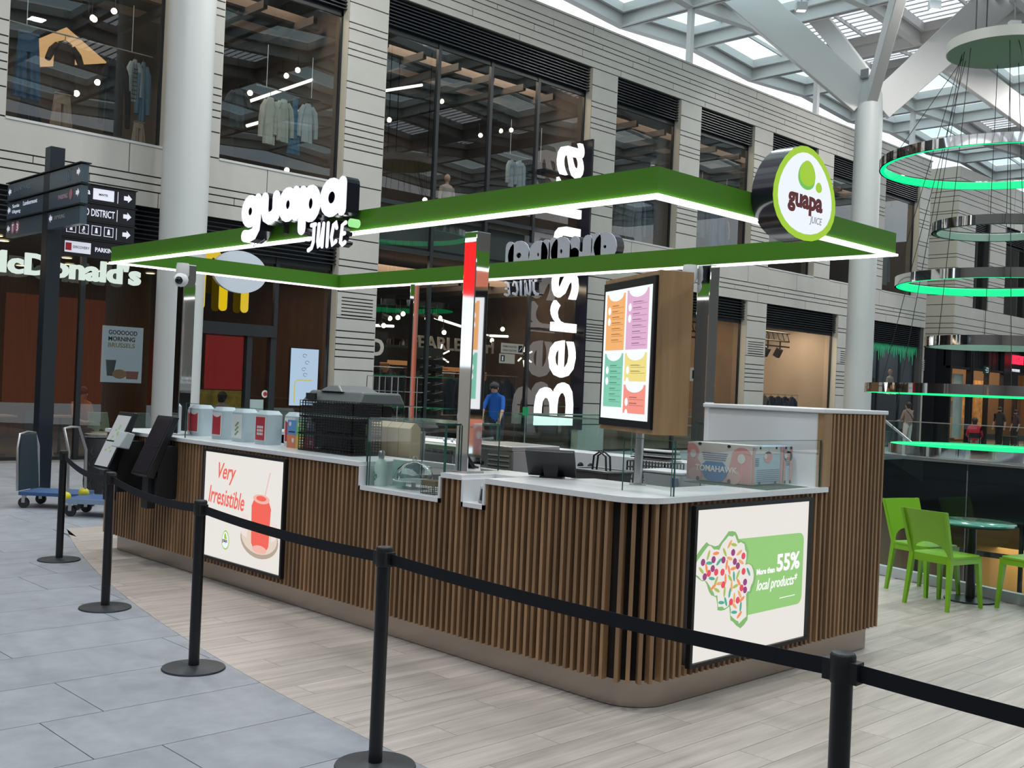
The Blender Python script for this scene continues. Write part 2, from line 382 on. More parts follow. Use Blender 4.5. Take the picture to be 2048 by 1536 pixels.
# windows with their louvres
WN = [0]
def window(a, b, z0, z1, zl, mull=(), trans=(), fx=FX-.25, slats=True):
    WN[0] += 1; r = sroot('window_%d' % WN[0], (fx, a, z0))
    def p(q): return (q[0]-fx, q[1]-a, q[2]-z0)
    f = MB(); t = .05
    for q0, q1 in (((fx-.04, a, z0), (fx+.03, a+t, z1)), ((fx-.04, b-t, z0), (fx+.03, b, z1)), ((fx-.04, a, z0), (fx+.03, b, z0+t)), ((fx-.04, a, zl-.12), (fx+.03, b, zl))): f.box(p(q0), p(q1))
    f.box(p((fx-.08, a, zl)), p((fx-.04, b, z1+.06)))
    obj('frame', f, FRAME, r)
    for y in mull: obj('mullion', MB().box(p((fx-.04, y-.045, z0)), p((fx+.05, y+.045, zl))), FRAME, r)
    for z in trans: obj('transom', MB().box(p((fx-.04, a, z-.05)), p((fx+.04, b, z+.05))), FRAME, r)
    ys = [a+t]+list(mull)+[b-t]
    for i in range(len(ys)-1): obj('pane', MB().box(p((fx-.012, ys[i], z0+t)), p((fx, ys[i+1], zl-.1))), GLW, r)
    if slats:
        n = max(4, int((z1-zl)/.075))
        for i in range(n):
            z = zl+.02+(z1-zl)*i/n
            me = MB(); L = b-a
            me.hexa([(.03, 0, 0), (.16, 0, -.015), (.16, L, -.015), (.03, L, 0)], [(.03, 0, .035), (.16, 0, .01), (.16, L, .01), (.03, L, .035)])
            obj('slat', me, LOUV, r, p((fx, a, z)))
    return r
for a, b in UP:
    if b > 4: window(a, b, 5.945, 10.35, 9.72)
window(BIG[0], BIG[1], 0, 10.35, 9.72, (16.27, 17.98, 19.64), (4.73, 5.78))
window(-6, 13.5, 0, 4.75, 4.15, (3.2, 5.65, 8.05, 10.22, 12.12), ())
window(22.52, 29.27, 0, 4.75, 4.15, (25.9,), ())
window(30.4, 35.05, 0, 4.75, 4.12, (), ())
window(37.1, 41.95, 0, 4.75, 4.0, (38.6, 40.4), ())
struct('door_1', MB().box((FX-.3, 10.25, 2.48), (FX-.12, 12.1, 2.72)).box((FX-.3, 11.45, 0), (FX-.16, 11.57, 2.5)).box((FX-.3, 10.28, 0), (FX-.16, 10.36, 2.5)).box((FX-.3, 12.0, 0), (FX-.16, 12.1, 2.5)), FRAME)
# interiors
def room(x0, x1, y0, y1, z0, z1, wall, ceil, flo, side=True):
    struct('wall_back', MB().box((x0-.1, y0, z0), (x0, y1, z1)), wall)
    struct('ceiling', MB().box((x0, y0, z1), (x1, y1, z1+.1)), ceil)
    if flo: struct('floor', MB().box((x0, y0, z0-.1), (x1, y1, z0)), flo)
    if side:
        struct('wall_side', MB().box((x0, y0-.08, z0), (x1, y0, z1)), wall); struct('wall_side', MB().box((x0, y1, z0), (x1, y1+.08, z1)), wall)
RX = FX-.32
W_MC = mat('restaurant_wall', (.11, .052, .03), .6, noise=(3, .25, (1, 6, .3))); CEB = mat('taupe_ceiling', (.15, .12, .10), .7); FLD = mat('shop_floor', (.12, .10, .085), .35)
room(-26, RX, -6, 13.9, 0.0, 4.0, W_MC, CEB, FLD)
WB = mat('store_wall', (.075, .05, .038), .7, noise=(2, .3)); CBK = mat('black_ceiling', (.014, .013, .013), .8)
room(-27, RX, 14.2, 21.8, 0, 4.75, WB, CBK, FLD)
room(-25, RX, 14.2, 21.8, 5.7, 10.2, WB, CBK, FLD)
WS = mat('beige_shop_wall', (.40, .28, .20), .7)
room(-25, RX, 22.3, 29.8, 0, 4.5, WS, CBK, FLD); room(-24.5, RX, 30.0, 35.6, 0, 4.5, mat('pale_shop_wall', (.50, .40, .33), .7), mat('grey_ceil', (.15, .13, .12), .8), FLD)
room(-25, RX, 36.6, 42-.4, 0, 4.5, mat('blue_grey_wall', (.10, .12, .14), .7), CBK, FLD)
WU = mat('loft_wall', (.10, .075, .06), .8)
room(-25, RX, 2, 14.0, 5.85, 10.3, WU, CBK, FLD); room(-25, RX, 22.0, 41.5, 5.85, 10.3, WU, CBK, FLD)
# wing beyond the long facade
WX, WY = -19.6, 45.2
wb = MB(); wb.box((-30, WY, 4.4), (WX-.05, 62, 6.0)); wb.box((-30, WY, 10.0), (WX-.05, 62, 11.9)); wb.box((-30, WY, 6.0), (WX-.05, 46.9, 10.0)); 
WW = [(47.0, 48.6), (50.4, 53.4), (55.2, 58.2)]
wb.box((-20.4, 48.6, 6), (WX-.05, 50.4, 10)); wb.box((-20.4, 53.4, 6), (WX-.05, 55.2, 10)); wb.box((-20.4, 58.2, 6), (WX-.05, 62, 10)); wb.box((-22, 46.9, 6), (-21.9, 62, 10))
wr = struct('wall_far', wb, JOINT)
def wpanel(y0, y1, z0, z1): ubox('panel', (WX-.05, y0+J, z0+J), (WX, y1-J, z1-J*.4), CLAD, wr)
zs = [6.0]+zu[1:-1]+[10.0]
for i in range(len(zs)-1):
    for a, b in ((WY, 47.0), (48.6, 50.4), (53.4, 55.2)): wpanel(a, b, zs[i], zs[i+1])
    ubox('panel', (-23.6, WY-.05, zs[i]+J), (WX, WY, zs[i+1]-J*.4), CLADW, wr)
for a, b in ((4.4, 4.75), (4.75, 5.0), (5.0, 5.2), (5.2, 5.5), (5.5, 6.0), (10, 10.4), (10.4, 10.62), (10.62, 10.85), (10.85, 11.1), (11.1, 11.4), (11.4, 11.9)):
    ubox('panel', (-23.6, WY-.05, a+J), (WX, WY, b-J*.4), CLADW, wr)
    for q in (WY, 48.2, 51.2, 54.2, 57.2): wpanel(q, min(q+3, 61) if q > WY else 48.2, a, b)
for a, b in WW: window(a, b, 6.0, 10.0, 9.3, fx=WX-.3)
room(-22.6, WX-.35, 46, 61, 0, 4.4, mat('far_shop_wall', (.16, .10, .06), .7), CBK, FLD)
sf = MB()
for y in (45.25, 47.3, 47.5, 49.2, 51.0, 52.6, 54.4, 56.4, 58.4): sf.box((WX-.3, y, 0), (WX-.1, y+.12, 4.4))
sf.box((WX-.3, 45.25, 3.3), (WX-.12, 61, 3.4)); sf.box((WX-.3, 51.1, 2.7), (WX-.1, 52.6, 4.4)); sf.box((WX-.4, 45.2, 3.4), (WX-.32, 61, 4.4)); sf.box((WX-1.4, 45.2, 0), (WX-.3, 45.3, 4.4))
for k in range(24): sf.box((WX-.25, 47.9+.5*k, 3.4), (WX-.22, 47.93+.5*k, 4.3))
struct('window_20', sf, BLACK)
struct('wall_far', MB().box((-30, WY-.3, 0), (-20.3, WY-.06, 4.4)), mat('dark_shopfront', (.02, .02, .025), .3))
struct('wall_far', MB().box((WX-.5, 46.35, .3), (WX-.42, 47.3, 3.1)), mat('mint_panel', (.34, .42, .38), .6))
struct('wall_far', MB().box((WX-.5, 45.45, .3), (WX-.42, 46.3, 1.2)).box((WX-.5, 45.45, 1.9), (WX-.42, 46.3, 2.9)), mat('lit_display', (.55, .27, .08), .6))
for a, b, z0, z1 in ((47.8, 48.6, 1.5, 2.9), (49.4, 50.2, .4, 2.9), (51.2, 52.4, .1, 2.6), (53.2, 54.6, .1, 3.0)):
    struct('wall_far', MB().box((WX-2.4, a, z0), (WX-2.3, b, z1)), mat('warm_display', (.50, .29, .11), .6, noise=(3, .5)))
# buildings of the mall behind the camera and across the atrium, seen in reflections
ob = MB()
ob.box((11.9, -14, 0), (12.4, 62, 13.2)); ob.box((-24, -14.4, 0), (12, -14, 13.2)); ob.box((-19.6, -14, 0), (-19.3, -12, 11.5)); ob.box((-24, 62, 0), (12, 62.4, 11.5))
struct('wall_right', ob, mat('opposite_wall', (.16, .15, .14), .7))

# ------------------------------------------------------------------ glazed steel roof
RZ = 13.3
roof = sroot('ceiling', (0, 0, 0))
YS = [29.5+3.65*k for k in range(-11, 9)]; XS = [-22.2, -19.5, -15.86, -12.2, -8.5, -4.9, -1.2, 2.5, 6.2, 9.9]
def nz(k): return RZ+(.12 if k % 2 else -.12)
for k, y in enumerate(YS):
    for x0, x1 in zip(XS[:-1], XS[1:]):
        m_ = MB(); z = nz(k)
        for a in (0, .46): m_.box((x0, y-.13, z+a), (x1, y+.13, z+a+.035))
        m_.box((x0, y-.02, z), (x1, y+.02, z+.5)); obj('cross_beam', m_, STEEL, roof) if x0 > -23 and y > 8 and x0 < 0 else None
        if not (y > 8 and x0 < 0): obj('beam', m_, STEEL, roof)
    if k:
        for j, x in enumerate(XS):
            m_ = MB(); y0 = YS[k-1]; z0, z1 = nz(k-1), nz(k)
            m_.bar((x, y0, z0+.25), (x, y, z1+.25), .05, .5); m_.bar((x, y0, z0+.48), (x, y, z1+.48), .26, .04); m_.bar((x, y0, z0+.02), (x, y, z1+.02), .26, .04)
            obj('edge_beam', m_, STEEL, roof)
for k in range(1, len(YS)):
    for j in range(len(XS)-1):
        x0, x1, y0, y1 = XS[j]+.15, XS[j+1]-.15, YS[k-1]+.15, YS[k]-.15; z0, z1 = nz(k-1)+.55, nz(k)+.55
        if (y0+y1)/2 < 5: 
            continue
        louv = j in (1, 2, 3, 5, 6) and k % 4 in (0, 1)
        fr = MB()
        for q in (x0, x1): fr.bar((q, y0, z0), (q, y1, z1), .1, .28)
        for q, zz in ((y0, z0), (y1, z1)): fr.bar((x0, q, zz), (x1, q, zz), .1, .28)
        fr.bar(((x0+x1)/2, y0, z0+.1), ((x0+x1)/2, y1, z1+.1), .06, .12)
        obj('skylight_frame', fr, STEEL, roof)
        if louv:
            lv = MB(); n = 11
            for i in range(n):
                y = y0+(y1-y0)*(i+.5)/n; z = z0+(z1-z0)*(i+.5)/n+.15; lv.hexa([(x0, y-.1, z-.03), (x1, y-.1, z-.03), (x1, y+.07, z+.06), (x0, y+.07, z+.06)], [(x0, y-.1, z), (x1, y-.1, z), (x1, y+.07, z+.09), (x0, y+.07, z+.09)])
            o = obj('sun_louvre', lv, mat('louvre_slat', (.42, .42, .43), .5), roof); o['kind'] = 'stuff'
        else:
            for a, b in ((x0, (x0+x1)/2-.03), ((x0+x1)/2+.03, x1)):
                obj('pane', MB().hexa([(a, y0, z0+.2), (b, y0, z0+.2), (b, y1, z1+.2), (a, y1, z1+.2)], [(a, y0, z0+.22), (b, y0, z0+.22), (b, y1, z1+.22), (a, y1, z1+.22)]), GLR, roof)
for k in range(0, len(YS), 2):
    if 10 < YS[k] < 42:
        obj('roof_post', MB().bar((-19.52, YS[k], 11.5), (-19.52, YS[k], nz(k)), .16, .16), STEEL, roof)

# ------------------------------------------------------------------ juice kiosk
KF, KR, KL, KB = 4.30, -3.42, -9.78, 6.885           # front, right, left, back faces of the slats
CR = .20
kc = thing('kiosk_counter', 'juice kiosk counter clad in upright walnut slats on a bronze plinth', 'counter', (-6.5, 5.5, 0))
def rel(o, p): return (p[0]-o.location.x, p[1]-o.location.y, p[2]-o.location.z)
def kb(mb, a, b, mi=0, base=kc): return mb.box(rel(base, a), rel(base, b), mi)
def rounded(x0, y0, x1, y1, r, z0, z1, base=kc):
    """plan outline with a rounded near right corner"""
    p = [(x0, y0)]+arc(x1-r, y0+r, r, -90, 0, 8)+[(x1, y1), (x0, y1)]
    return [(q[0]-base.location.x, q[1]-base.location.y) for q in p], z0, z1
p_, a_, b_ = rounded(KL+.16, KF+.075, KR-.045, 6.80, .24, .004, .155); m_ = MB(); m_.prism(p_, a_, b_)
obj('plinth', m_, PLINTH, kc, smooth=True)
m_ = MB()
kb(m_, (KL+.03, KF+.04, .155), (-5.82, KF+.07, 1.075)); kb(m_, (-5.82, KF+.04, .155), (-4.98, KF+.07, .93)); kb(m_, (-4.98, KF+.04, .155), (-4.79, KF+.07, 1.09)); kb(m_, (-4.79, KF+.04, .155), (-4.585, KF+.07, .93)); kb(m_, (-4.585, KF+.04, .155), (KR-CR-.02, KF+.07, 1.085))
kb(m_, (KR-.07, KF+CR, .155), (KR-.04, KB, 1.085)); kb(m_, (KL+.03, KF+.07, .155), (KL+.06, KB, 1.08)); kb(m_, (KL+.06, KB-.1, .155), (KR-.07, KB, 1.05))
cor = arc(KR-CR-.04, KF+CR+.04, CR, -90, 0, 8); ci = arc(KR-CR-.04, KF+CR+.04, CR-.03, 0, -90, 8)
m_.prism([(q[0]-kc.location.x, q[1]-kc.location.y) for q in cor+ci], .155, 1.085)
obj('backing_panel', m_, SLATD, kc)
def slat(x, y, z0, z1, ang=0, base=kc, h=.042, w_=.0215):
    key = ('slat', round(z1-z0, 3), h, w_)
    if key not in _UM: _UM[key] = MB().box((-w_/2, 0, 0), (w_/2, h, z1-z0)).mesh('slat', SLAT)
    return link('slat', _UM[key], base, rel(base, (x, y, z0)), (0, 0, ang))
x = KL+.02
while x < KR-CR-.01:
    z1 = 1.075
    if -5.82 < x < -4.99: z1 = .925
    elif -4.985 < x < -4.79: z1 = 1.09
    elif -4.785 < x < -4.585: z1 = .925
    elif x > -4.585: z1 = 1.08
    if -7.90 < x < -6.69:
        slat(x, KF, .15, .2); slat(x, KF, 1.055, 1.075)
    else: slat(x, KF, .15, z1)
    x += .0513
for k in range(1, 5):
    a = math.radians(-90+90*k/5); slat(KR-CR+CR*math.cos(a), KF+CR+CR*math.sin(a), .15, 1.08, a+PI/2)
y = KF+CR+.02
TW = 6.07                                            # near face of the tall end wall
while y < TW-.02:
    if 4.69 < y < 5.93: slat(KR, y, .15, .2, PI/2); slat(KR, y, 1.055, 1.08, PI/2)
    else: slat(KR, y, .15, 1.08, PI/2)
    y += .0513
# white lining of the two niches
m_ = MB()
for x0, x1 in ((-5.82, -4.985), (-4.79, -4.585)):
    kb(m_, (x0, KF-.012, .93), (x1, KF+.5, .957)); kb(m_, (x0-.001, KF-.012, .93), (x0+.018, KF+.5, 1.09)); kb(m_, (x1-.018, KF-.012, .93), (x1, KF+.5, 1.09))
kb(m_, (-4.79, KF+.24, .95), (-4.585, KF+.26, 1.09))
obj('niche_lining', m_, SOLID, kc)
# tall end wall
te = thing('end_partition', 'tall kiosk end partition, white inside and walnut slatted outside', 'partition', (-3.9, 6.5, 0))
m_ = MB(); kb(m_, (-4.30, TW, .9), (KR-.045, TW+.05, 1.575), base=te); kb(m_, (-4.30, TW+.05, .9), (-4.25, KB-.02, 1.575), base=te)
obj('white_panel', m_, WHITE, te, bevel=.012)
m_ = MB(); kb(m_, (-4.33, TW-.02, 1.575), (KR+.005, KB+.02, 1.603), base=te); obj('cap', m_, SOLID, te, bevel=.006)
m_ = MB(); kb(m_, (KR-.045, TW, 1.115), (KR-.003, TW+.1, 1.575), base=te); obj('end_post', m_, OAK, te)
m_ = MB(); kb(m_, (KR-.07, TW+.1, .155), (KR-.045, KB, 1.575), base=te); kb(m_, (-4.25, KB-.03, .155), (KR-.07, KB, 1.575), base=te); obj('backing_panel', m_, SLATD, te)
for y in (TW+.01, TW+.062): slat(KR, y, .15, 1.08, PI/2, te)
y = TW+.125
while y < KB: slat(KR, y, .15, 1.572, PI/2, te); y += .0513
# worktop
wt = thing('worktop', 'white solid surface worktop running round the kiosk counter', 'worktop', (-6.5, 5.5, 1.08))
m_ = MB(); kb(m_, (KL-.01, KF-.012, 1.082), (-5.82, KF+.55, 1.112), base=wt)
kb(m_, (-4.985, KF-.012, 1.085), (-4.79, KF+.55, 1.115), base=wt); kb(m_, (-5.82, KF+.5, 1.082), (-4.985, KF+.56, 1.112), base=wt); kb(m_, (-4.79, KF+.26, 1.085), (-4.585, KF+.6, 1.115), base=wt)
p_ = [(-4.585, KF-.012)]+arc(KR-CR+.012, KF+CR-.012, CR, -90, 0, 10)+[(KR+.012, TW+.06), (KR-.36, TW+.06), (KR-.36, KF+.72), (-4.36, KF+.70), (-4.40, KF+.56), (-4.585, KF+.60)]
m_.prism([(q[0]+6.5, q[1]-5.5) for q in p_], .003, .034)
obj('front_top', m_, SOLID, wt)
m_ = MB(); kb(m_, (KL-.01, KF+.55, 1.082), (KL+.5, KB, 1.112), base=wt); obj('left_top', m_, SOLID, wt)
m_ = MB(); kb(m_, (-8.9, KB-.28, 1.11), (-4.3, KB+.02, 1.14), base=wt); kb(m_, (-8.9, KB-.28, .88), (-4.3, KB-.25, 1.11), base=wt); obj('rear_ledge', m_, SOLID, wt)
m_ = MB(); kb(m_, (-8.9, KB-.85, .86), (-4.3, KB-.25, .90), base=wt); obj('rear_bench', m_, INOX, wt)
m_ = MB(); kb(m_, (-8.9, KF+.56, .94), (-6.1, 5.65, .98), base=wt); obj('inner_bench', m_, INOX, wt)
m_ = MB(); kb(m_, (-8.9, KB-.8, .05), (-4.3, KB-.3, .86), base=wt); obj('bench_cupboard', m_, WHITE, wt)

# light boxes with their flat prints
def lightbox(name, label, o, u, W_, H_, es):
    t = thing(name, label, 'light box', o); n = Vector(u).cross(Z3); fw = .022
    f = MB()
    for a, b in (((-fw, -fw), (W_+fw, 0)), ((-fw, H_), (W_+fw, H_+fw)), ((-fw, 0), (0, H_)), ((W_, 0), (W_+fw, H_))):
        f.plate([a, (b[0], a[1]), b, (a[0], b[1])], (0, 0, 0), u, Z3, .03)
    obj('frame', f, BLACK, t)
    b = MB(); b.plate([(0, 0), (W_, 0), (W_, H_), (0, H_)], (0, 0, 0), u, Z3, .012)
    obj('lit_panel', b, glow('lightbox_white', (1, .955, .90), es), t)
    return t, n
def pm(name, polys, o, u, off, t, m, th=.0012, vv=Z3):
    mb = MB(); n = Vector(u).cross(Vector(vv))
    for p in polys: mb.plate(p, Vector(o)+n*off, u, vv, th)
    return obj(name, mb, m, t)
LS = .80
t, n = lightbox('poster_light_box', 'backlit Very Irresistible drink poster on the long kiosk front', (-7.87, KF-.004, .215), X3, 1.165, .825, LS)
def q(x, z): return (x+7.87, z-.215)
CORAL = glow('coral_print', (.92, .13, .09), .95); PALEC = glow('pale_coral', (.95, .50, .42), .92)
pm('tray', [ell(*q(-7.02, .435), .265, .14, 28)], (0, 0, 0), X3, .0125, t, glow('tray_rim', (.50, .40, .30), .9)); pm('tray_top', [ell(*q(-7.02, .452), .25, .125, 28)], (0, 0, 0), X3, .014, t, glow('tray_beige', (.80, .66, .55), .95))
pm('tray_shadow', [ell(*q(-7.0, .43), .12, .07, 20)], (0, 0, 0), X3, .0155, t, glow('tray_pink', (.62, .30, .27), .9))
pm('drink', [[q(-7.12, .40), q(-7.09, .365), q(-7.0, .35), q(-6.91, .365), q(-6.88, .40), q(-6.865, .68), q(-6.90, .735), q(-7.10, .735), q(-7.135, .68)]], (0, 0, 0), X3, .017, t, CORAL)
for g1 in (ell(*q(-7.0, .74), .115, .035, 20), ell(*q(-7.0, .365), .1, .03, 20)): pm('drink_rim', [g1], (0, 0, 0), X3, .0182, t, PALEC)
pm('drink_foam', [ell(*q(-7.0, .745), .07, .02, 16)], (0, 0, 0), X3, .0195, t, CORAL)
pm('drinking_straw', [[q(-6.965, .75), q(-6.95, .75), q(-6.885, .945), q(-6.90, .945)]], (0, 0, 0), X3, .0185, t, glow('straw_print', (.85, .62, .55), .9))
for g1 in ([q(-7.27, .45), q(-7.19, .43), q(-7.17, .60), q(-7.27, .61)], [q(-6.85, .44), q(-6.79, .46), q(-6.77, .58), q(-6.84, .57)], [q(-7.13, .39), q(-7.10, .375), q(-7.10, .56)]): pm('side_glass', [g1], (0, 0, 0), X3, .0158, t, glow('glass_print', (.93, .80, .74), .9))
text('lettering', 'Very', (q(-7.66, .80)[0], -.0125, q(-7.66, .80)[1]), X3, (-.0, 0, 1), .27, .165, .001, CORAL, t, .012, .35)
text('lettering', 'Irresistible', (q(-7.80, .64)[0], -.0125, q(-7.80, .64)[1]), Vector((1, 0, -.04)), Z3, .55, .135, .001, CORAL, t, .012, .3)
def egg(cx, cy, w_, h_, n=28, tip=0., lean=0.):
    o = []
    for k in range(n):
        a = 2*PI*k/n; s = math.sin(a); r = 1-.20*s*(1 if s > 0 else .6)
        o.append((cx+w_/2*math.cos(a)*(1-.17*s)+lean*s, cy+h_/2*s))
    return o
def egglogo(t, o, u, cx, cy, w_, h_, off, em=True, prefix=''):
    g1 = glow('logo_lime', (.36, .62, .03), .95); g2 = glow('logo_white', (.86, .92, 1), .98); g3 = glow('logo_green', (.16, .58, .10), .9); br = glow('logo_brown', (.09, .012, .012), 1)
    pm('logo_rim', [egg(cx, cy, w_, h_)], o, u, off, t, g1); pm('logo_field', [egg(cx, cy, w_*.86, h_*.86)], o, u, off+.0014, t, g2)
    pm('logo_shadow', [egg(cx+w_*.0, cy+h_*.19, w_*.27, h_*.30)], o, u, off+.0028, t, g3)
    pm('logo_drop', [egg(cx+w_*.01, cy+h_*.215, w_*.25, h_*.27)], o, u, off+.0042, t, g1); pm('logo_dot', [egg(cx+w_*.2, cy+h_*.10, w_*.1, h_*.11)], o, u, off+.0042, t, g1)
    return br
egglogo(t, (0, 0, 0), X3, *q(-7.507, .371), .11, .15, .0125)
text('lettering', 'guapa', (q(-7.545, .34)[0], -.0185, q(-7.545, .345)[1]), X3, Z3, .075, .03, .001, glow('logo_brown', (.09, .012, .012), 1), t, .015)
t, n = lightbox('map_light_box', 'backlit poster of a vegetable filled map with 55% local products', (KR+.004, 4.735, .215), Y3, 1.16, .825, LS)
def q(y, z): return (y-4.735, z-.215)
GP = glow('poster_green', (.30, .60, .19), .95)
pm('green_field', [[q(5.137, .857)]+[q(*v) for v in arc(5.80, .80, .05, 90, 0, 5)]+[q(*v) for v in arc(5.80, .47, .05, 0, -90, 5)]+[q(5.24, .415)]], (0, 0, 0), Y3, .0125, t, GP)
MP = [(4.75, .755), (4.80, .80), (4.865, .842), (4.91, .82), (4.964, .815), (5.0, .85), (5.05, .885), (5.113, .875), (5.14, .84), (5.2, .82), (5.235, .77), (5.225, .71), (5.28, .69), (5.318, .64), (5.31, .60), (5.27, .55), (5.235, .54), (5.24, .47), (5.25, .41), (5.19, .375), (5.15, .40), (5.10, .43), (5.085, .50), (5.04, .485), (4.98, .49), (4.965, .56), (4.92, .575), (4.89, .61), (4.86, .65), (4.81, .66), (4.76, .69)]
def spiky(p, s, j=.006):
    c = Vector((sum(a[0] for a in p)/len(p), sum(a[1] for a in p)/len(p))); out = []
    for i, a in enumerate(p):
        b = p[(i+1) % len(p)]
        for k in range(2):
            v = Vector(a).lerp(Vector(b), k/2); v = c+(v-c)*s; out.append((v.x+random.uniform(-j, j), v.y+random.uniform(-j, j)))
    return [q(*a) for a in out]
def fanfill(name, poly, off, m):
    me = bpy.data.meshes.new(name); bm = bmesh.new(); n_ = Vector((1, 0, 0))
    vs = [bm.verts.new((off, p[0], p[1])) for p in poly]; f = bm.faces.new(vs); r_ = bmesh.ops.triangulate(bm, faces=[f])
    g = bmesh.ops.extrude_face_region(bm, geom=list(bm.faces)); bmesh.ops.translate(bm, verts=[v for v in g['geom'] if isinstance(v, bmesh.types.BMVert)], vec=(.001, 0, 0))
    bmesh.ops.recalc_face_normals(bm, faces=bm.faces); bm.to_mesh(me); bm.free(); me.materials.append(m); return link(name, me, t)
fanfill('map_border', spiky(MP, 1.10, .004), .0138, glow('map_green', (.24, .50, .17), .9)); fanfill('map_field', spiky(MP, 1.0, .008), .0150, glow('lightbox_white', (1, .955, .90), LS))
def inside(x, y, P_):
    c = False
    for i in range(len(P_)):
        x1, y1 = P_[i]; x2, y2 = P_[i-1]
        if (y1 > y) != (y2 > y) and x < (x2-x1)*(y-y1)/(y2-y1)+x1: c = not c
    return c
vc = [(.80, .07, .10), (.90, .28, .10), (.08, .40, .30), (.42, .52, .10), (.30, .05, .20), (.85, .40, .16)]
for i, c in enumerate(vc): pass
groups_ = [[] for _ in vc]; tries = 0; pts_ = []
while len(pts_) < 58 and tries < 3000:
    tries += 1; x_, y_ = random.uniform(4.76, 5.3), random.uniform(.39, .87)
    c = Vector((5.03, .65)); v_ = (c.x+(x_-c.x)*1.17, c.y+(y_-c.y)*1.17)
    if inside(v_[0], v_[1], MP) and all((x_-a)**2+((y_-b)*1.)**2 > .036**2 for a, b in pts_):
        pts_.append((x_, y_)); k = len(pts_) % 6; a = random.uniform(0, PI)
        rx, ry = (.020, .020) if k in (0, 4) else (.030, .0095)
        e_ = [(ex*math.cos(a)-ey*math.sin(a), ex*math.sin(a)+ey*math.cos(a)) for ex, ey in ell(0, 0, rx, ry, 9)]
        groups_[k].append([(q(x_, y_)[0]+ex, q(x_, y_)[1]+ey) for ex, ey in e_])
for k, (nm, c) in enumerate(zip(('tomato_print', 'carrot_print', 'leek_print', 'pear_print', 'beetroot_print', 'parsnip_print'), vc)):
    for g1 in groups_[k]: pm(nm, [g1], (0, 0, 0), Y3, .0163, t, glow(nm, c, .95))
WG = glow('poster_white_text', (1, 1, 1), 1)
text('lettering', '55%', (.0140, *q(5.555, .635)), Y3, Vector((0, 0, 1)), .255, .105, .001, WG, t, .03)
text('lettering', 'More than', (.0140, *q(5.345, .635)), Y3, Z3, .19, .035, .001, WG, t, .03)
text('lettering', 'local products*', (.0140, *q(5.35, .525)), Y3, Z3, .44, .085, .001, WG, t, .012, .3)
pm('small_print', [[q(5.60, .475), q(5.77, .478), q(5.77, .482), q(5.60, .479)]], (0, 0, 0), Y3, .0140, t, WG)

# ------------------------------------------------------------------ canopy
CX0, CX1, CY0, CY1, CZ0, CZ1 = -9.375, -3.245, 4.09, 6.56, 2.617, 2.75
cn = thing('kiosk_canopy', 'rectangular green canopy frame with white light strips over the kiosk', 'canopy', (-6.3, 5.3, 2.6))
TH = .05
for nm, a, b in (('front_beam', (CX0, CY0, CZ0), (CX1, CY0+TH, CZ1)), ('rear_beam', (CX0, CY1-TH, CZ0), (CX1, CY1, CZ1)), ('side_beam', (CX0, CY0+TH, CZ0), (CX0+TH, CY1-TH, CZ1)), ('side_beam', (CX1-TH, CY0+TH, CZ0), (CX1, CY1-TH, CZ1))):
    m_ = MB(); kb(m_, a, b, base=cn); obj(nm, m_, GREENP, cn)
m_ = MB(); e_ = .004; ex = .012; l0, l1 = CZ0-.014, CZ0-.001
kb(m_, (CX0-ex, CY0-ex, l0), (CX1+ex, CY0+.016, l1), base=cn); kb(m_, (CX0-ex, CY1-.016, l0), (CX1+ex, CY1+ex, l1), base=cn); kb(m_, (CX0-ex, CY0+.016, l0), (CX0+.016, CY1-.016, l1), base=cn); kb(m_, (CX1-.016, CY0+.016, l0), (CX1+ex, CY1-.016, l1), base=cn)
obj('light_strip', m_, LED, cn)
m_ = MB(); l0, l1 = CZ0-.016, CZ0-.001
for a, b in (((CX0+.03, CY0+.034, l0), (CX1-.03, CY0+.05, l1)), ((CX0+.03, CY1-.05, l0), (CX1-.03, CY1-.034, l1)), ((CX0+.034, CY0+.05, l0), (CX0+.05, CY1-.05, l1)), ((CX1-.05, CY0+.05, l0), (CX1-.034, CY1-.05, l1))): kb(m_, a, b, base=cn)
obj('inner_strip', m_, glow('inner_led', (1, 1, 1), 1.6), cn)
posts = [((-4.93, 4.46), .115, 'front'), ((-8.74, 4.5), .115, 'left'), ((-4.62, 6.46), .115, 'right'), ((-8.05, 6.50), .065, 'rear')]
plab = {'front': 'mirror polished square canopy post at the front beside the red reflection', 'left': 'mirror polished canopy post near the plastic dispensers with camera', 'right': 'mirror polished canopy post behind the menu screen', 'rear': 'slim mirror polished canopy post at the rear near the blender'}
for (x, y), s, k in posts:
    z0 = 1.112 if y < 5 else .9
    t = thing('canopy_post', plab[k], 'post', (x, y, z0), 0)
    ob_ = obj('shaft', MB().box((-s/2, -s/2, 0), (s/2, s/2, CZ0-.016-z0)), CHROME, t, bevel=.006)
    obj('foot_plate', MB().box((-s*.62, -s*.62, 0), (s*.62, s*.62, .012)), INOX, t)
# security cameras hung under the canopy
CAMW = mat('camera_white', (.78, .78, .8), .3)
def seccam(label, x, y, rz):
    t = thing('security_camera', label, 'camera', (x, y, 2.6), rz, 'security cameras under the canopy')
    m_ = MB().lathe([(.05, 0), (.055, -.03), (.055, -.1), (.04, -.13)], n=20); obj('housing', m_, CAMW, t, smooth=True)
    obj('dome', MB().ball((0, -.03, -.145), .062, 18), CAMW, t, smooth=True)
    obj('lens', MB().ball((0, -.065, -.152), .038, 14), mat('lens_black', (.005, .005, .008), .08), t, smooth=True)
seccam('white dome security camera on the left canopy post', -8.63, 4.40, .75); seccam('white dome security camera behind the menu screen', -4.72, 6.37, -1.0)

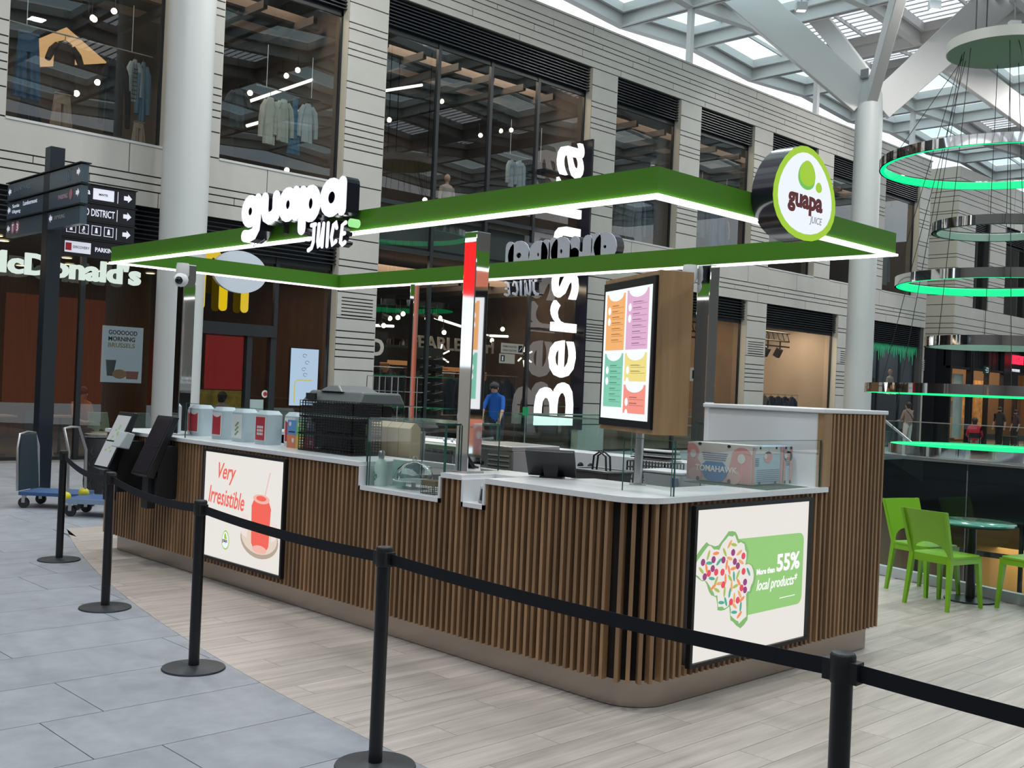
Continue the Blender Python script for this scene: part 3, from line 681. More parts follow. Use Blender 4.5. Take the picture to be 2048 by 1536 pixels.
# ------------------------------------------------------------------ raised GUAPA JUICE lettering and egg sign
sg = thing('letter_sign', 'white lit raised letter sign on the long canopy side', 'sign', (-6.3, 3.97, 2.6))
SIDE = mat('sign_side', (.012, .012, .02), .15)
def strokes(name, st, x0, x1, z0, z1, wd, parent, ox, oy, oz, depth=.10, flip=False, yf=3.97, face=None):
    """letter from strokes in a unit box, fitted to world x0..x1, z0..z1 on the canopy front"""
    W_, H_ = x1-x0, z1-z0; side = MB(); front = MB()
    for s in st:
        pts = [((wd/2+p[0]*(W_-wd)), (wd/2+p[1]*(H_-wd))) for p in s]
        side.ribbon(pts, wd, (x0-ox, yf-oy+depth, z0-oz), X3, Z3, depth-.001)
        front.ribbon(pts, wd, (x0-ox, yf-oy, z0-oz), X3, Z3, .006)
    obj(name, side, SIDE, parent); obj(name+'_face', front, face or glow('sign_white', (.90, .90, 1), 1.08), parent)
def ring(cx, cy, rx, ry, a0=0, a1=360, n=18): return [(cx+rx*math.cos(math.radians(a0+(a1-a0)*k/n)), cy+ry*math.sin(math.radians(a0+(a1-a0)*k/n))) for k in range(n+1)]
GL = {'g': [ring(.42, .70, .42, .29), [(1, 1), (1, .45), (.95, .2), (.75, .05), (.4, 0), (.05, .02)]],
      'u': [[(0, 1), (0, .4), (.12, .12), (.4, 0), (.75, .08), (1, .3)], [(1, 1), (1, .12)]],
      'a': [ring(.42, .5, .42, .5), [(1, 1), (1, 0)]],
      'p': [ring(.58, .65, .42, .33), [(0, 1), (0, 0)]],
      'J': [[(.35, .98), (1, 1)], [(.8, 1), (.75, .3), (.5, .08), (0, 0)]], 'U': [[(.15, 1), (.0, .25), (.15, 0), (.5, .1), (.9, .8)], [(1, 1), (.85, 0)]],
      'I': [[(.7, 1), (.3, 0)]], 'C': [[(1, .75), (.8, 1), (.35, .9), (0, .35), (.25, 0), (.95, .15)]], 'E': [[(1, 1), (.35, .9), (.1, .1), (.45, 0), (1, .1)], [(.25, .5), (.85, .52)]]}
O_ = (-6.3, 3.97, 2.6)
for nm, x0, x1, z0, z1 in (('g', -6.925, -6.665, 2.605, 2.945), ('u', -6.66, -6.425, 2.71, 2.942), ('a', -6.435, -6.18, 2.71, 2.948), ('p', -6.185, -5.93, 2.608, 2.94), ('a', -5.935, -5.645, 2.70, 2.955)):
    strokes('letter', GL[nm], x0, x1, z0, z1, .088, sg, *O_)
for nm, x0, x1, z0, z1 in (('J', -6.085, -5.985, 2.490, 2.685), ('U', -5.98, -5.89, 2.506, 2.682), ('I', -5.875, -5.835, 2.505, 2.680), ('C', -5.825, -5.742, 2.508, 2.680), ('E', -5.727, -5.645, 2.502, 2.670)):
    strokes('letter', GL[nm], x0, x1, z0, z1, .028, sg, *O_, depth=.05, yf=3.985)
m_ = MB(); m_.plate(ell(.708, .048, .027, .027, 18), (0, .06, 0), X3, Z3, .06); obj('green_dot', m_, glow('dot_green', (.35, .85, .30), 1), sg)
m_ = MB().tube([(-.55, .07, .02), (-.5, .03, -.02), (-.42, .07, .03)], .003, 6).tube([(.1, .07, -.02), (.18, .05, -.03), (.25, .07, -.0)], .003, 6); obj('cable', m_, mat('white_plastic', (.7, .7, .72), .4), sg)
m_ = MB()
for x in (-.5, -.2, .2, .55): m_.box((x-.01, .09, .06), (x+.01, .125, .12))
obj('bracket', m_, BLACK, sg)
# the same lettering on the far side of the canopy, seen from behind
sr = thing('letter_sign', 'grey backed letter sign on the rear canopy side, seen from behind', 'sign', (-6.3, 6.62, 2.6))
BK_ = mat('sign_back', (.50, .51, .58), .4)
def rstrokes(ch, x0, x1, z0, z1, wd, depth):
    W_, H_ = x1-x0, z1-z0; sd = MB(); bk_ = MB()
    for s in GL[ch]:
        pts = [((wd/2+p[0]*(W_-wd)), (wd/2+p[1]*(H_-wd))) for p in s]
        o_ = (x1-sr.location.x, 0, z0-2.6)
        sd.ribbon(pts, wd, (o_[0], .012, o_[2]), -X3, Z3, depth); bk_.ribbon(pts, wd, (o_[0], 0, o_[2]), -X3, Z3, .012)
    obj('letter', sd, SIDE, sr); obj('letter_back', bk_, BK_, sr)
for ch, a, b, z0, z1 in (('g', 0, .27, 2.62, 2.955), ('u', .26, .51, 2.70, 2.945), ('a', .49, .755, 2.70, 2.95), ('p', .74, 1.0, 2.62, 2.94), ('a', .985, 1.29, 2.69, 2.95)):
    rstrokes(ch, -5.65-b, -5.65-a, z0, z1, .105, .09)
for ch, a, b in (('J', .86, .95), ('U', .95, 1.04), ('I', 1.06, 1.1), ('C', 1.11, 1.19), ('E', 1.21, 1.29)):
    rstrokes(ch, -5.65-b, -5.65-a, 2.46, 2.6, .02, .05)
es_ = thing('egg_sign', 'egg shaped lit sign with lime rim and black sides', 'sign', (-3.24, 5.21, 2.78))
ep = egg(.0, 0, .64, .515, 40)
m_ = MB(); m_.plate(ep, (.0, 0, 0), Y3, Z3, .13); obj('case', m_, SIDE, es_, smooth=True)
egglogo(es_, (.13, 0, 0), Y3, 0, 0, .64, .515, .0012)
text('lettering', 'guapa', (.1335+.003, -.185, -.118), Vector((0, 1, .0)), Z3, .36, .108, .001, glow('logo_brown', (.09, .012, .012), 1), es_, .045)
text('lettering', 'JUICE', (.1335+.003, .045, -.165), Vector((0, 1, -.0)), Z3, .13, .05, .001, glow('logo_grey', (.2, .2, .24), 1), es_, 0, .2)
m_ = MB().box((-.0, -.2, -.17), (.0, .2, -.03)); 

# ------------------------------------------------------------------ kiosk glass screens
def screen(label, panes, cat='glass screen'):
    t = thing('glass_screen', label, cat, panes[0][0])
    for a, b in panes:
        obj('pane', MB().box(rel(t, a), rel(t, b)), GLK, t)
        dx, dy = b[0]-a[0], b[1]-a[1]
        obj('top_edge', MB().box(rel(t, (a[0], a[1], b[2])), rel(t, (b[0], b[1], b[2]+.003))), GEDGE, t)
        if dx > dy: e0, e1 = ((a[0]-.002, a[1], a[2]), (a[0], b[1], b[2])), ((b[0], a[1], a[2]), (b[0]+.002, b[1], b[2]))
        else: e0, e1 = ((a[0], a[1]-.002, a[2]), (b[0], a[1], b[2])), ((a[0], b[1], a[2]), (b[0], b[1]+.002, b[2]))
        for p0, p1 in (e0, e1): obj('side_edge', MB().box(rel(t, p0), rel(t, p1)), GEDGE, t)
    return t
screen('long clear glass screen above the drink poster', [((-8.33, KF+.03, 1.113), (-5.80, KF+.04, 1.405))])
screen('glass display case over the niche with bottle and cake dome', [((-5.79, KF+.03, .958), (-5.01, KF+.04, 1.40)), ((-5.79, KF+.05, .958), (-5.78, KF+.5, 1.40)), ((-5.02, KF+.05, .958), (-5.01, KF+.5, 1.40)), ((-5.79, KF+.04, 1.404), (-5.01, KF+.5, 1.41))])
screen('clear glass screen in front of the printed bags', [((KR-.02, 4.575, 1.113), (KR-.01, 6.06, 1.405)), ((KR-.36, 4.565, 1.113), (KR-.03, 4.573, 1.405))])
screen('rear glass screen along the kiosk ledge', [((-8.9, KB-.03, 1.142), (-7.2, KB-.02, 1.42)), ((-7.18, KB-.03, 1.142), (-5.6, KB-.02, 1.42))])

# ------------------------------------------------------------------ menu screen
ms = thing('menu_screen', 'lit portrait menu screen in an oak box on a steel post', 'screen', (-4.365, 5.031, 1.112), math.radians(-25.81))
MW, MD, MZ0, MZ1 = .76, .145, .312, 1.224
obj('case', MB().box((0, .03, MZ0), (MW, MD+.06, MZ1)), OAK, ms)
m_ = MB(); m_.box((.0, 0, MZ0), (MW, .03, MZ0+.035)).box((0, 0, MZ1-.035), (MW, .03, MZ1)).box((0, 0, MZ0+.035), (.03, .03, MZ1-.035)).box((MW-.03, 0, MZ0+.035), (MW, .03, MZ1-.035)); obj('oak_edge', m_, OAK, ms)
obj('bezel', MB().box((.02, -.018, MZ0+.025), (MW-.02, .028, MZ1-.025)), BLKP, ms, bevel=.006)
obj('display', MB().box((.055, -.021, MZ0+.07), (MW-.055, -.018, MZ1-.075)), glow('menu_white', (.93, .97, 1), 1.0), ms)
obj('support_post', MB().lathe([(.026, 0), (.026, MZ0)], (.39, .09, 0), 20).lathe([(.05, 0), (.05, .008)], (.39, .09, 0), 20), INOX, ms, smooth=True)
x0, x1, z0, z1 = .055, MW-.055, MZ0+.07, MZ1-.075; Wd, Hd = x1-x0, z1-z0
for nm, c, a, b, lo, hi in (('orange_menu', (.95, .46, .16), .05, .46, .53, .97), ('pink_menu', (.78, .44, .66), .50, .95, .53, .98), ('green_menu', (.22, .62, .44), .05, .46, .09, .505), ('yellow_menu', (.90, .76, .25), .50, .95, .29, .505), ('red_menu', (.95, .30, .24), .50, .95, .05, .265)):
    A, B, C_, D_ = x0+a*Wd, x0+b*Wd, z0+lo*Hd, z0+hi*Hd
    cx_ = (A+B)/2; dip = [(cx_+(B-A)*.42*math.cos(math.radians(t_)), D_-.045*math.sin(math.radians(-t_))) for t_ in range(0, -181, -15)]
    polyL = [(A, C_), (cx_, C_)]+[(p[0], p[1]) for p in dip if p[0] <= cx_+1e-6][0:]+[(A, D_)]
    polyR = [(cx_, C_), (B, C_), (B, D_)]+[(p[0], p[1]) for p in dip if p[0] >= cx_-1e-6]
    mp_ = pm(nm, [polyL, polyR], (0, -.0212, 0), X3, 0, ms, glow(nm, c, .95), .001)
    nl = int((D_-C_-.07)/.034); lines = []
    for k in range(nl):
        z = D_-.075-.034*k; lines.append([(A+.085, z), (A+.085+random.uniform(.07, .16)*((B-A)/.28), z), (A+.085+.1, z+.006), (A+.085, z+.006)]); lines.append([(A+.085, z-.01), (B-.02, z-.01), (B-.02, z-.0075), (A+.085, z-.0075)])
    pm('menu_line', lines, (0, -.0224, 0), X3, 0, mp_, glow(nm+'_text', (c[0]*.5, c[1]*.5, c[2]*.5), .8), .0008)
    pm('menu_icon', [ell(A+.045, D_-.10, .021, .024, 14), ell(A+.045, D_-.165, .021, .024, 14)], (0, -.0224, 0), X3, 0, mp_, glow('menu_white', (.93, .97, 1), 1.0), .0008)

# ------------------------------------------------------------------ things on and in the kiosk
t = thing('card_terminal', 'grey card terminal standing in the small white niche', 'card terminal', (-4.675, 4.40, .957), .5)
obj('body', MB().hexa([(-.045, -.06, 0), (.045, -.06, 0), (.045, .07, 0), (-.045, .07, 0)], [(-.04, -.035, .10), (.04, -.035, .10), (.04, .02, .125), (-.04, .02, .125)]), mat('terminal_grey', (.36, .38, .40), .4), t, bevel=.01)
obj('keypad', MB().hexa([(-.03, -.063, .02), (.03, -.063, .02), (.03, -.05, .02), (-.03, -.05, .02)], [(-.028, -.045, .085), (.028, -.045, .085), (.028, -.03, .085), (-.028, -.03, .085)]), mat('terminal_dark', (.03, .04, .05), .3), t)
t = thing('till_screen', 'black till screen seen from behind on the white worktop', 'till', (-4.47, 4.72, 1.112), .55)
obj('screen', MB().hexa([(-.15, .045, .01), (.15, .045, .01), (.15, .07, .01), (-.15, .07, .01)], [(-.15, -.07, .165), (.15, -.07, .165), (.15, -.045, .18), (-.15, -.045, .18)]), BLKP, t, bevel=.004)
obj('stand', MB().box((-.07, .0, 0), (.07, .1, .012)).hexa([(-.04, .0, .012), (.04, .0, .012), (.04, .04, .012), (-.04, .04, .012)], [(-.05, -.01, .09), (.05, -.01, .09), (.05, .02, .09), (-.05, .02, .09)]), BLACK, t)
t = thing('water_bottle', 'pale mint bottle with green leaf print and steel cap in the display case', 'bottle', (-5.74, 4.41, .957))
obj('body', MB().lathe([(.038, 0), (.042, .01), (.042, .135), (.036, .16), (.019, .18), (.019, .195)], n=24), mat('mint_bottle', (.62, .78, .72), .3), t, smooth=True)
obj('cap', MB().lathe([(.021, .19), (.022, .2), (.022, .225), (.016, .235)], n=20), INOX, t, smooth=True)
m_ = MB()
for k in range(7): m_.plate(ell(-.015+.012*(k % 3), .045+.014*(k//2), .005, .008, 8), (0, -.0425, 0), X3, Z3, .0012)
o = obj('leaf_print', m_, mat('print_green', (.06, .30, .16), .5), t); o['kind'] = 'stuff'
t = thing('acrylic_stand', 'pale mint acrylic card stand behind the mint bottle', 'sign holder', (-5.68, 4.52, .957))
obj('panel', MB().box((-.07, 0, 0), (.07, .004, .175)), mat('mint_acrylic', (.50, .74, .66), .15), t); obj('foot', MB().box((-.07, -.02, 0), (.07, .03, .004)), mat('mint_acrylic', (.50, .74, .66), .15), t)
t = thing('cake_dome', 'clear glass cake dome on a white stand in the display case', 'cake dome', (-5.51, 4.51, .957))
GD = glass('dome_glass', (.80, .85, .86), 5)
obj('dome', MB().lathe([(.13, .055), (.128, .09), (.11, .13), (.075, .16), (.03, .175), (.012, .178)], n=32, close=False), GD, t, smooth=True)
obj('knob', MB().lathe([(.008, .176), (.014, .185), (.02, .20), (.014, .212), (.004, .215)], n=16), GD, t, smooth=True)
obj('plate', MB().lathe([(.05, 0), (.05, .006), (.015, .012), (.015, .045), (.14, .052), (.142, .058)], n=32), SOLID, t, smooth=True)
t = thing('wire_basket', 'black wire basket with brown tray at the right of the display case', 'basket', (-5.20, 4.42, .957))
m_ = MB()
for k in range(9):
    x = -.065+.13*k/8; m_.bar((x, -.05, .0), (x, -.05, .055), .003); m_.bar((x, .05, .0), (x, .05, .055), .003)
for z in (.003, .028, .055):
    for a, b in (((-.065, -.05), (.065, -.05)), ((.065, -.05), (.065, .05)), ((.065, .05), (-.065, .05)), ((-.065, .05), (-.065, -.05))): m_.bar((*a, z), (*b, z), .003)
o = obj('wire_frame', m_, BLACK, t); o['kind'] = 'stuff'
obj('tray', MB().prism(rrect(-.07, -.055, .07, .055, .015), .058, .085), mat('brown_tray', (.20, .15, .09), .6), t)
t = thing('green_bottle', 'dark green bottle at the right end of the display case', 'bottle', (-5.06, 4.62, .957)); obj('body', MB().lathe([(.026, 0), (.027, .11), (.011, .15), (.011, .19)], n=16), mat('bottle_green', (.01, .05, .03), .1), t, smooth=True)
# dispensers
PLAS = glass('frosted_plastic', (.80, .88, .93), 2.5, .25)
PLASO = mat('cloudy_plastic', (.52, .60, .65), .35)
RED = mat('label_red', (.48, .03, .05), .5)
def dispenser(label, x, y, m_lab, kind):
    t = thing('dispenser_tub', label, 'dispenser', (x, y, 1.112), .10)
    W_, D_, H_ = .19, .16, .27
    obj('tub', MB().hexa([(p[0], p[1], 0) for p in rrect(-W_/2+.01, -D_/2, W_/2-.01, D_/2, .03)], [(p[0], p[1], H_-.03) for p in rrect(-W_/2, -D_/2, W_/2, D_/2, .04)]), PLASO, t, smooth=True)
    obj('lid', MB().hexa([(p[0], p[1], H_-.03) for p in rrect(-W_/2, -D_/2, W_/2, D_/2, .04)], [(p[0], p[1], H_) for p in rrect(-W_/2+.03, -D_/2+.02, W_/2-.03, D_/2-.02, .03)]), PLASO, t, smooth=True)
    obj('label_card', MB().box((-.066, -D_/2-.004, .03), (.066, -D_/2, .225)), mat('label_white', (.75, .75, .75), .5), t)
    if kind == 'red': obj('label_field', MB().plate([(-.056, .04), (.056, .04), (.056, .205), (.035, .192), (0, .185), (-.035, .192), (-.056, .205)], (0, -D_/2-.004, 0), X3, Z3, .0012), RED, t)
    elif kind == 'leaf':
        m2 = MB()
        for k in range(9): m2.plate(ell(-.012+.014*((k*7) % 3), .06+.012*k, .012, .008, 8), (0, -D_/2-.004, 0), X3, Z3, .0012)
        o = obj('leaf_print', m2, mat('print_leaf', (.18, .35, .12), .5), t); o['kind'] = 'stuff'
    else:
        obj('label_field', MB().box((-.058, -D_/2-.0052, .035), (.058, -D_/2-.004, .22)), RED, t)
        m2 = MB()
        for r_ in range(3):
            for c_ in range(4): m2.plate([(-.038+.02*c_, .075+.027*r_), (-.024+.02*c_, .075+.027*r_), (-.024+.02*c_, .095+.027*r_), (-.038+.02*c_, .095+.027*r_)], (0, -D_/2-.0052, 0), X3, Z3, .0012)
        o = obj('block_print', m2, mat('label_white', (.75, .75, .75), .5), t); o['kind'] = 'stuff'
dispenser('cloudy plastic tub with red label seen through the canopy post', -8.66, 4.66, RED, 'red')
dispenser('cloudy plastic tub with plain red label, first inside the glass', -8.19, 4.62, RED, 'red')
dispenser('cloudy plastic tub with green leaf drawing on its label', -7.86, 4.62, RED, 'leaf')
dispenser('cloudy plastic tub with red label and white letter blocks', -7.53, 4.64, RED, 'block')
dispenser('cloudy plastic tub with red label half hidden by colour charts', -7.26, 4.74, RED, 'red')
for i, (x, c0, c1, lb) in enumerate(((-7.13, (.12, .30, .62), (.75, .22, .10), 'blue over orange'), (-7.005, (.22, .55, .20), (.65, .45, .10), 'green over yellow'), (-6.88, (.28, .38, .45), (.60, .12, .18), 'grey over red'))):
    t = thing('colour_chart', 'printed fruit chart card, %s, beside the wire baskets' % lb, 'card', (x, 4.60, 1.112), .05)
    obj('card', MB().box((-.06, 0, 0), (.06, .006, .215)), mat('chart_%d' % i, c0, .5), t); obj('lower_field', MB().box((-.06, -.0012, 0), (.06, 0, .10)), mat('chart_l%d' % i, c1, .5), t)
    obj('badge', MB().plate(ell(-.025, .185, .016, .018, 14), (0, -.0012, 0), X3, Z3, .001), mat('label_white', (.75, .75, .75), .5), t); obj('badge', MB().plate(ell(.02, .06, .016, .018, 14), (0, -.0024, 0), X3, Z3, .001), mat('label_white', (.75, .75, .75), .5), t)
    obj('text_line', MB().box((-.04, -.0024, .12), (.04, -.0012, .128)), BLACK, t)
# wire crates and machine
def wirebox(t, W_, D_, H_, z, n, m, name='wire_side', r=.003):
    mb = MB()
    for k in range(n+1):
        x = -W_/2+W_*k/n
        for y in (-D_/2, D_/2): mb.bar((x, y, z), (x, y, z+H_), r)
    for k in range(n//2+1):
        y = -D_/2+D_*k/(n//2)
        for x in (-W_/2, W_/2): mb.bar((x, y, z), (x, y, z+H_), r)
    for j in range(7):
        zz = z+H_*j/6
        for a, b in (((-W_/2, -D_/2), (W_/2, -D_/2)), ((W_/2, -D_/2), (W_/2, D_/2)), ((W_/2, D_/2), (-W_/2, D_/2)), ((-W_/2, D_/2), (-W_/2, -D_/2))): mb.bar((*a, zz), (*b, zz), r)
    o = obj(name, mb, m, t); o['kind'] = 'stuff'; return o
for k in range(3):
    t = thing('wire_crate', ('black wire crate at the bottom of the stack beside the colour charts', 'black wire crate in the middle of the stack beside the colour charts', 'black wire crate topmost of the stack beside the colour charts')[k], 'crate', (-6.60, 4.67, 1.112+.128*k), .0)
    wirebox(t, .68, .26, .122, 0, 20, BLACK, r=.004); obj('base_tray', MB().box((-.34, -.13, .0), (.34, .13, .012)), BLACK, t)
t = thing('juice_machine', 'dark grey juice machine cover raised behind the wire crates', 'machine', (-7.04, 5.02, .98), .0)
GM = mat('machine_grey', (.085, .095, .10), .4)
obj('body', MB().box((-.30, -.10, 0), (.30, .24, .48)), BLACK, t)
obj('cover', MB().hexa([(-.38, -.16, .49), (.40, -.16, .49), (.40, .3, .49), (-.38, .3, .49)], [(-.33, -.10, .585), (.38, -.10, .585), (.38, .26, .585), (-.31, .26, .585)]), GM, t, bevel=.015)
obj('hump', MB().hexa([(-.18, -.13, .58), (.14, -.13, .58), (.14, .24, .58), (-.18, .24, .58)], [(-.10, -.08, .63), (.02, -.08, .63), (.02, .2, .63), (-.10, .2, .63)]), GM, t, bevel=.01)
obj('hatch', MB().box((-.30, -.168, .51), (-.17, -.15, .56)), BLACK, t)
t = thing('wire_rack', 'thin grey wire rack behind the juice machine', 'rack', (-7.02, 5.5, .98), .0); wirebox(t, .5, .2, .72, 0, 6, INOX, 'wire_side', .004)
t = thing('blender', 'steel blender with black lid near the slim post', 'blender', (-7.26, 5.36+.12, .98))
obj('jug', MB().lathe([(.055, .22), (.07, .30), (.075, .45)], n=20), glass('smoky_jug', (.55, .56, .55), 2), t, smooth=True)
obj('base', MB().lathe([(.09, 0), (.085, .16), (.05, .22)], n=20), INOX, t, smooth=True)
obj('lid', MB().lathe([(.085, .45), (.085, .465), (.05, .47), (.05, .50), (.02, .505)], n=20), BLACK, t, smooth=True)
obj('handle', MB().tube([(.07, 0, .42), (.12, 0, .40), (.12, 0, .32), (.07, 0, .28)], .01, 8), BLACK, t, smooth=True)
t = thing('citrus_press', 'black topped chrome press on the rear bench', 'press', (-6.58, 5.42, .98))
obj('body', MB().lathe([(.11, 0), (.11, .02), (.05, .05), (.05, .28), (.09, .3)], n=20), INOX, t, smooth=True); obj('hood', MB().lathe([(.12, .3), (.15, .33), (.12, .37), (.03, .385)], n=24), BLACK, t, smooth=True)
for i in range(4):
    t = thing('juice_carton', ('brown paper carton, nearest of the row behind the wire crates', 'brown paper carton, second of the row behind the wire crates', 'brown paper carton, third of the row behind the wire crates', 'brown paper carton, last of the row behind the wire crates')[i], 'carton', (-6.56+.135*i, 4.98, .98), .0)
    obj('box', MB().box((-.065, -.05, 0), (.065, .05, .34)), mat('kraft', (.42, .34, .22), .7), t); obj('flap', MB().hexa([(-.065, -.05, .34), (.065, -.05, .34), (.065, .05, .34), (-.065, .05, .34)], [(-.065, -.008, .38), (.065, -.008, .38), (.065, .008, .38), (-.065, .008, .38)]), mat('kraft', (.42, .34, .22), .7), t)
# cold display and crushed ice unit
t = thing('chilled_display', 'low steel chilled display with curved glass lid behind the cake dome', 'display', (-6.92, 6.0, .90))
obj('cabinet', MB().box((-.36, -.25, 0), (.38, .25, .19)), INOX, t, bevel=.01); obj('rim', MB().box((-.38, -.27, .19), (.40, .27, .225)), mat('polished_rim', (.75, .76, .77), .12, metal=1), t)
obj('lid', MB().hexa([(-.36, -.25, .225), (.38, -.25, .225), (.38, .25, .225), (-.36, .25, .225)], [(-.32, -.1, .31), (.34, -.1, .31), (.34, .23, .33), (-.32, .23, .33)]), glass('lid_glass', (.7, .74, .75), 2.5), t)
m_ = MB()
for k, x in enumerate((.12, .22, .28)): m_.plate(ell(x, .30, .012, .012, 12), (0, -.13, 0), X3, Z3, .01)
o = obj('arrow_marks', m_, WPRT, t); o['kind'] = 'stuff'
t = thing('ice_machine', 'steel ice machine with louvred side and black dial', 'ice machine', (-6.08, 5.94, .88))
obj('cabinet', MB().box((-.30, -.24, 0), (.28, .26, .29)), INOX, t, bevel=.008); obj('lid', MB().box((-.31, -.26, .29), (.29, .27, .325)), INOX, t, bevel=.006)
for k in range(6): obj('louvre', MB().hexa([(.02, -.243, .045+.037*k), (.25, -.243, .045+.037*k), (.25, -.24, .045+.037*k), (.02, -.24, .045+.037*k)], [(.02, -.262, .062+.037*k), (.25, -.262, .062+.037*k), (.25, -.24, .068+.037*k), (.02, -.24, .068+.037*k)]), mat('louvre_grey', (.2, .21, .21), .4), t)
obj('control_panel', MB().box((-.27, -.248, .13), (-.12, -.24, .22)), BLKP, t); obj('dial', MB().lathe([(.022, 0), (.02, .012)], n=16), BLACK, t, (-.06, -.24, .18), (PI/2, 0, 0))
m_ = MB()
for a in range(6):
    for b in range(3): m_.plate([(-.15+.02*b*2, .02+.03*a), (-.13+.04*b, .035+.03*a), (-.13+.04*b, .045+.03*a), (-.15+.04*b, .03+.03*a)], (.08, -.246, 0), X3, Z3, .002)
t = thing('plastic_box', 'clear plastic storage box on the bench behind the menu post', 'box', (-4.42, 5.86, .9), .02)
obj('tub', MB().hexa([(-.13, -.1, 0), (.13, -.1, 0), (.13, .1, 0), (-.13, .1, 0)], [(-.16, -.12, .22), (.16, -.12, .22), (.16, .12, .22), (-.16, .12, .22)]), mat('milky_plastic', (.62, .66, .68), .35), t, bevel=.01); obj('lid', MB().box((-.165, -.125, .22), (.165, .125, .24)), mat('milky_lid', (.75, .77, .8), .35), t, bevel=.006); obj('handle', MB().box((.10, -.14, .1), (.14, -.122, .2)), mat('purple_clip', (.09, .05, .25), .4), t)
t = thing('shopping_basket', 'grey shopping basket with black handles by the menu post', 'basket', (-4.93, 5.72, .93), -.1)
obj('tub', MB().hexa([(-.16, -.1, 0), (.16, -.1, 0), (.16, .1, 0), (-.16, .1, 0)], [(-.19, -.12, .17), (.19, -.12, .17), (.19, .12, .17), (-.19, .12, .17)]), mat('basket_grey', (.13, .125, .12), .5), t, bevel=.008)
obj('rim', MB().tube([(-.2, -.13, .175), (.2, -.13, .175), (.2, .13, .175), (-.2, .13, .175), (-.2, -.13, .175)], .007, 6), INOX, t)
for s in (-1, 1): obj('handle', MB().tube([(-.07, .02*s, .17), (-.06, .02*s, .27), (.0, .02*s, .30), (.06, .02*s, .27), (.07, .02*s, .17)], .007, 8), BLACK, t, smooth=True)
t = thing('basket_stand', 'steel trolley under the shopping basket behind the worktop', 'trolley', (-4.93, 5.72, 0), -.1)
m_ = MB()
for x in (-.17, .17):
    for y in (-.1, .1): m_.bar((x, y, 0.0), (x, y, .93), .02)
m_.box((-.2, -.13, .9), (.2, .13, .93)); obj('frame', m_, INOX, t)
t = thing('lid_stack', 'fanned stack of white and grey trays behind the menu post', 'trays', (-4.80, 6.16, 1.17), .0)
for k in range(5): obj('tray', MB().prism(rrect(-.17+.01*k, -.1, .17, .1-.01*k, .02), .018*k, .018*k+.007), (SOLID, BLACK)[k % 2], t, None, (0, 0, .04*k))
for i, x in enumerate((-5.91, -5.80)):
    t = thing('power_plug', ('black plug and cord in the rear socket, left of two', 'black plug and cord in the rear socket, right of two')[i], 'plug', (x, KB-.282, 1.04))
    obj('plug_body', MB().lathe([(.022, 0), (.024, .015), (.012, .035)], n=14), BLACK, t, None, (PI/2, 0, 0), smooth=True); obj('cord', MB().tube([(0, -.035, 0), (-.02, -.05, -.03), (-.05, -.05, -.1), (-.06, -.06, -.14)], .005, 8), BLACK, t, smooth=True)
t = thing('folding_crate', 'grey slatted crate under the fanned trays', 'crate', (-4.80, 6.16, .9)); wirebox(t, .34, .22, .26, 0, 12, mat('basket_grey', (.13, .125, .12), .5), r=.008)
t = thing('number_flag', 'small green numbered flag on a thin rod behind the counter', 'flag', (-6.72, 6.74, 1.14)); obj('rod', MB().tube([(0, 0, 0), (0, 0, .31)], .003, 6), INOX, t); obj('flag', MB().box((-.035, -.003, .27), (.035, .003, .345)), mat('flag_green', (.02, .42, .16), .5), t)
# printed bags in front of the end wall
PINK = mat('bag_pink', (.62, .30, .29), .6); BLU = mat('bag_blue', (.40, .56, .66), .6); BLUD = mat('bag_deep_blue', (.02, .16, .42), .6); CRM = mat('bag_cream', (.62, .62, .60), .6); LINE = mat('bag_navy', (.05, .08, .22), .6); BLS = mat('bag_blush', (.66, .42, .40), .6)
t = thing('printed_carton_wide', 'wide printed box with pink shapes and blue lettered panel', 'box', (-4.08, 5.56, 1.112), math.radians(3))
BW = .46
obj('box', MB().box((0, 0, .012), (BW, .12, .25)), CRM, t, bevel=.003)
pm('pink_shape', [[(0, .013), (.11, .013), (.12, .07), (.10, .12), (.075, .15)]+arc(.03, .185, .055, -10, 100, 6)+[(0, .235)]], (0, 0, 0), X3, .001, t, PINK)
pm('pink_shape', [[(BW, .013), (BW, .19)]+arc(BW-.07, .16, .075, 20, 150, 8)+[(BW-.15, .12), (BW-.17, .07), (BW-.18, .013)]], (0, 0, 0), X3, .001, t, PINK)
pm('blush_shape', [ell(.06, .05, .045, .04, 16)], (0, 0, 0), X3, .0022, t, BLS); pm('blush_shape', [ell(BW-.12, .05, .05, .045, 16)], (0, 0, 0), X3, .0022, t, BLS)
pm('white_patch', [ell(.045, .175, .022, .026, 12)], (0, 0, 0), X3, .0034, t, CRM); pm('white_patch', [ell(BW-.07, .165, .028, .03, 12)], (0, 0, 0), X3, .0034, t, CRM)
pm('blue_panel', [[(.11, .075), (.13, .035), (.17, .012), (.25, .012), (.29, .05), (.30, .08), (.28, .115), (.26, .135), (.14, .135), (.11, .11)]], (0, 0, 0), X3, .0034, t, BLUD)
for k in range(4): pm('blue_stripe', [[(.12-.004*k, .145+.013*k), (.28+.004*k, .145+.013*k), (.28+.004*k, .149+.013*k), (.12-.004*k, .149+.013*k)]], (0, 0, 0), X3, .001, t, LINE)
text('lettering', 'TOMAHAWK', (.065, -.0048, .072), X3, Z3, .30, .038, .001, mat('label_white', (.75, .75, .75), .5), t, .03)
for px_, pz_ in ((.09, .24), (.30, .235)): obj('hole', MB().plate(ell(px_, pz_, .012, .009, 10), (0, -.001, 0), X3, Z3, .002), BLACK, t)
for px_ in (.085, .31): obj('slot', MB().plate(ell(px_, .022, .012, .014, 10), (0, -.003, 0), X3, Z3, .0022), BLACK, t)
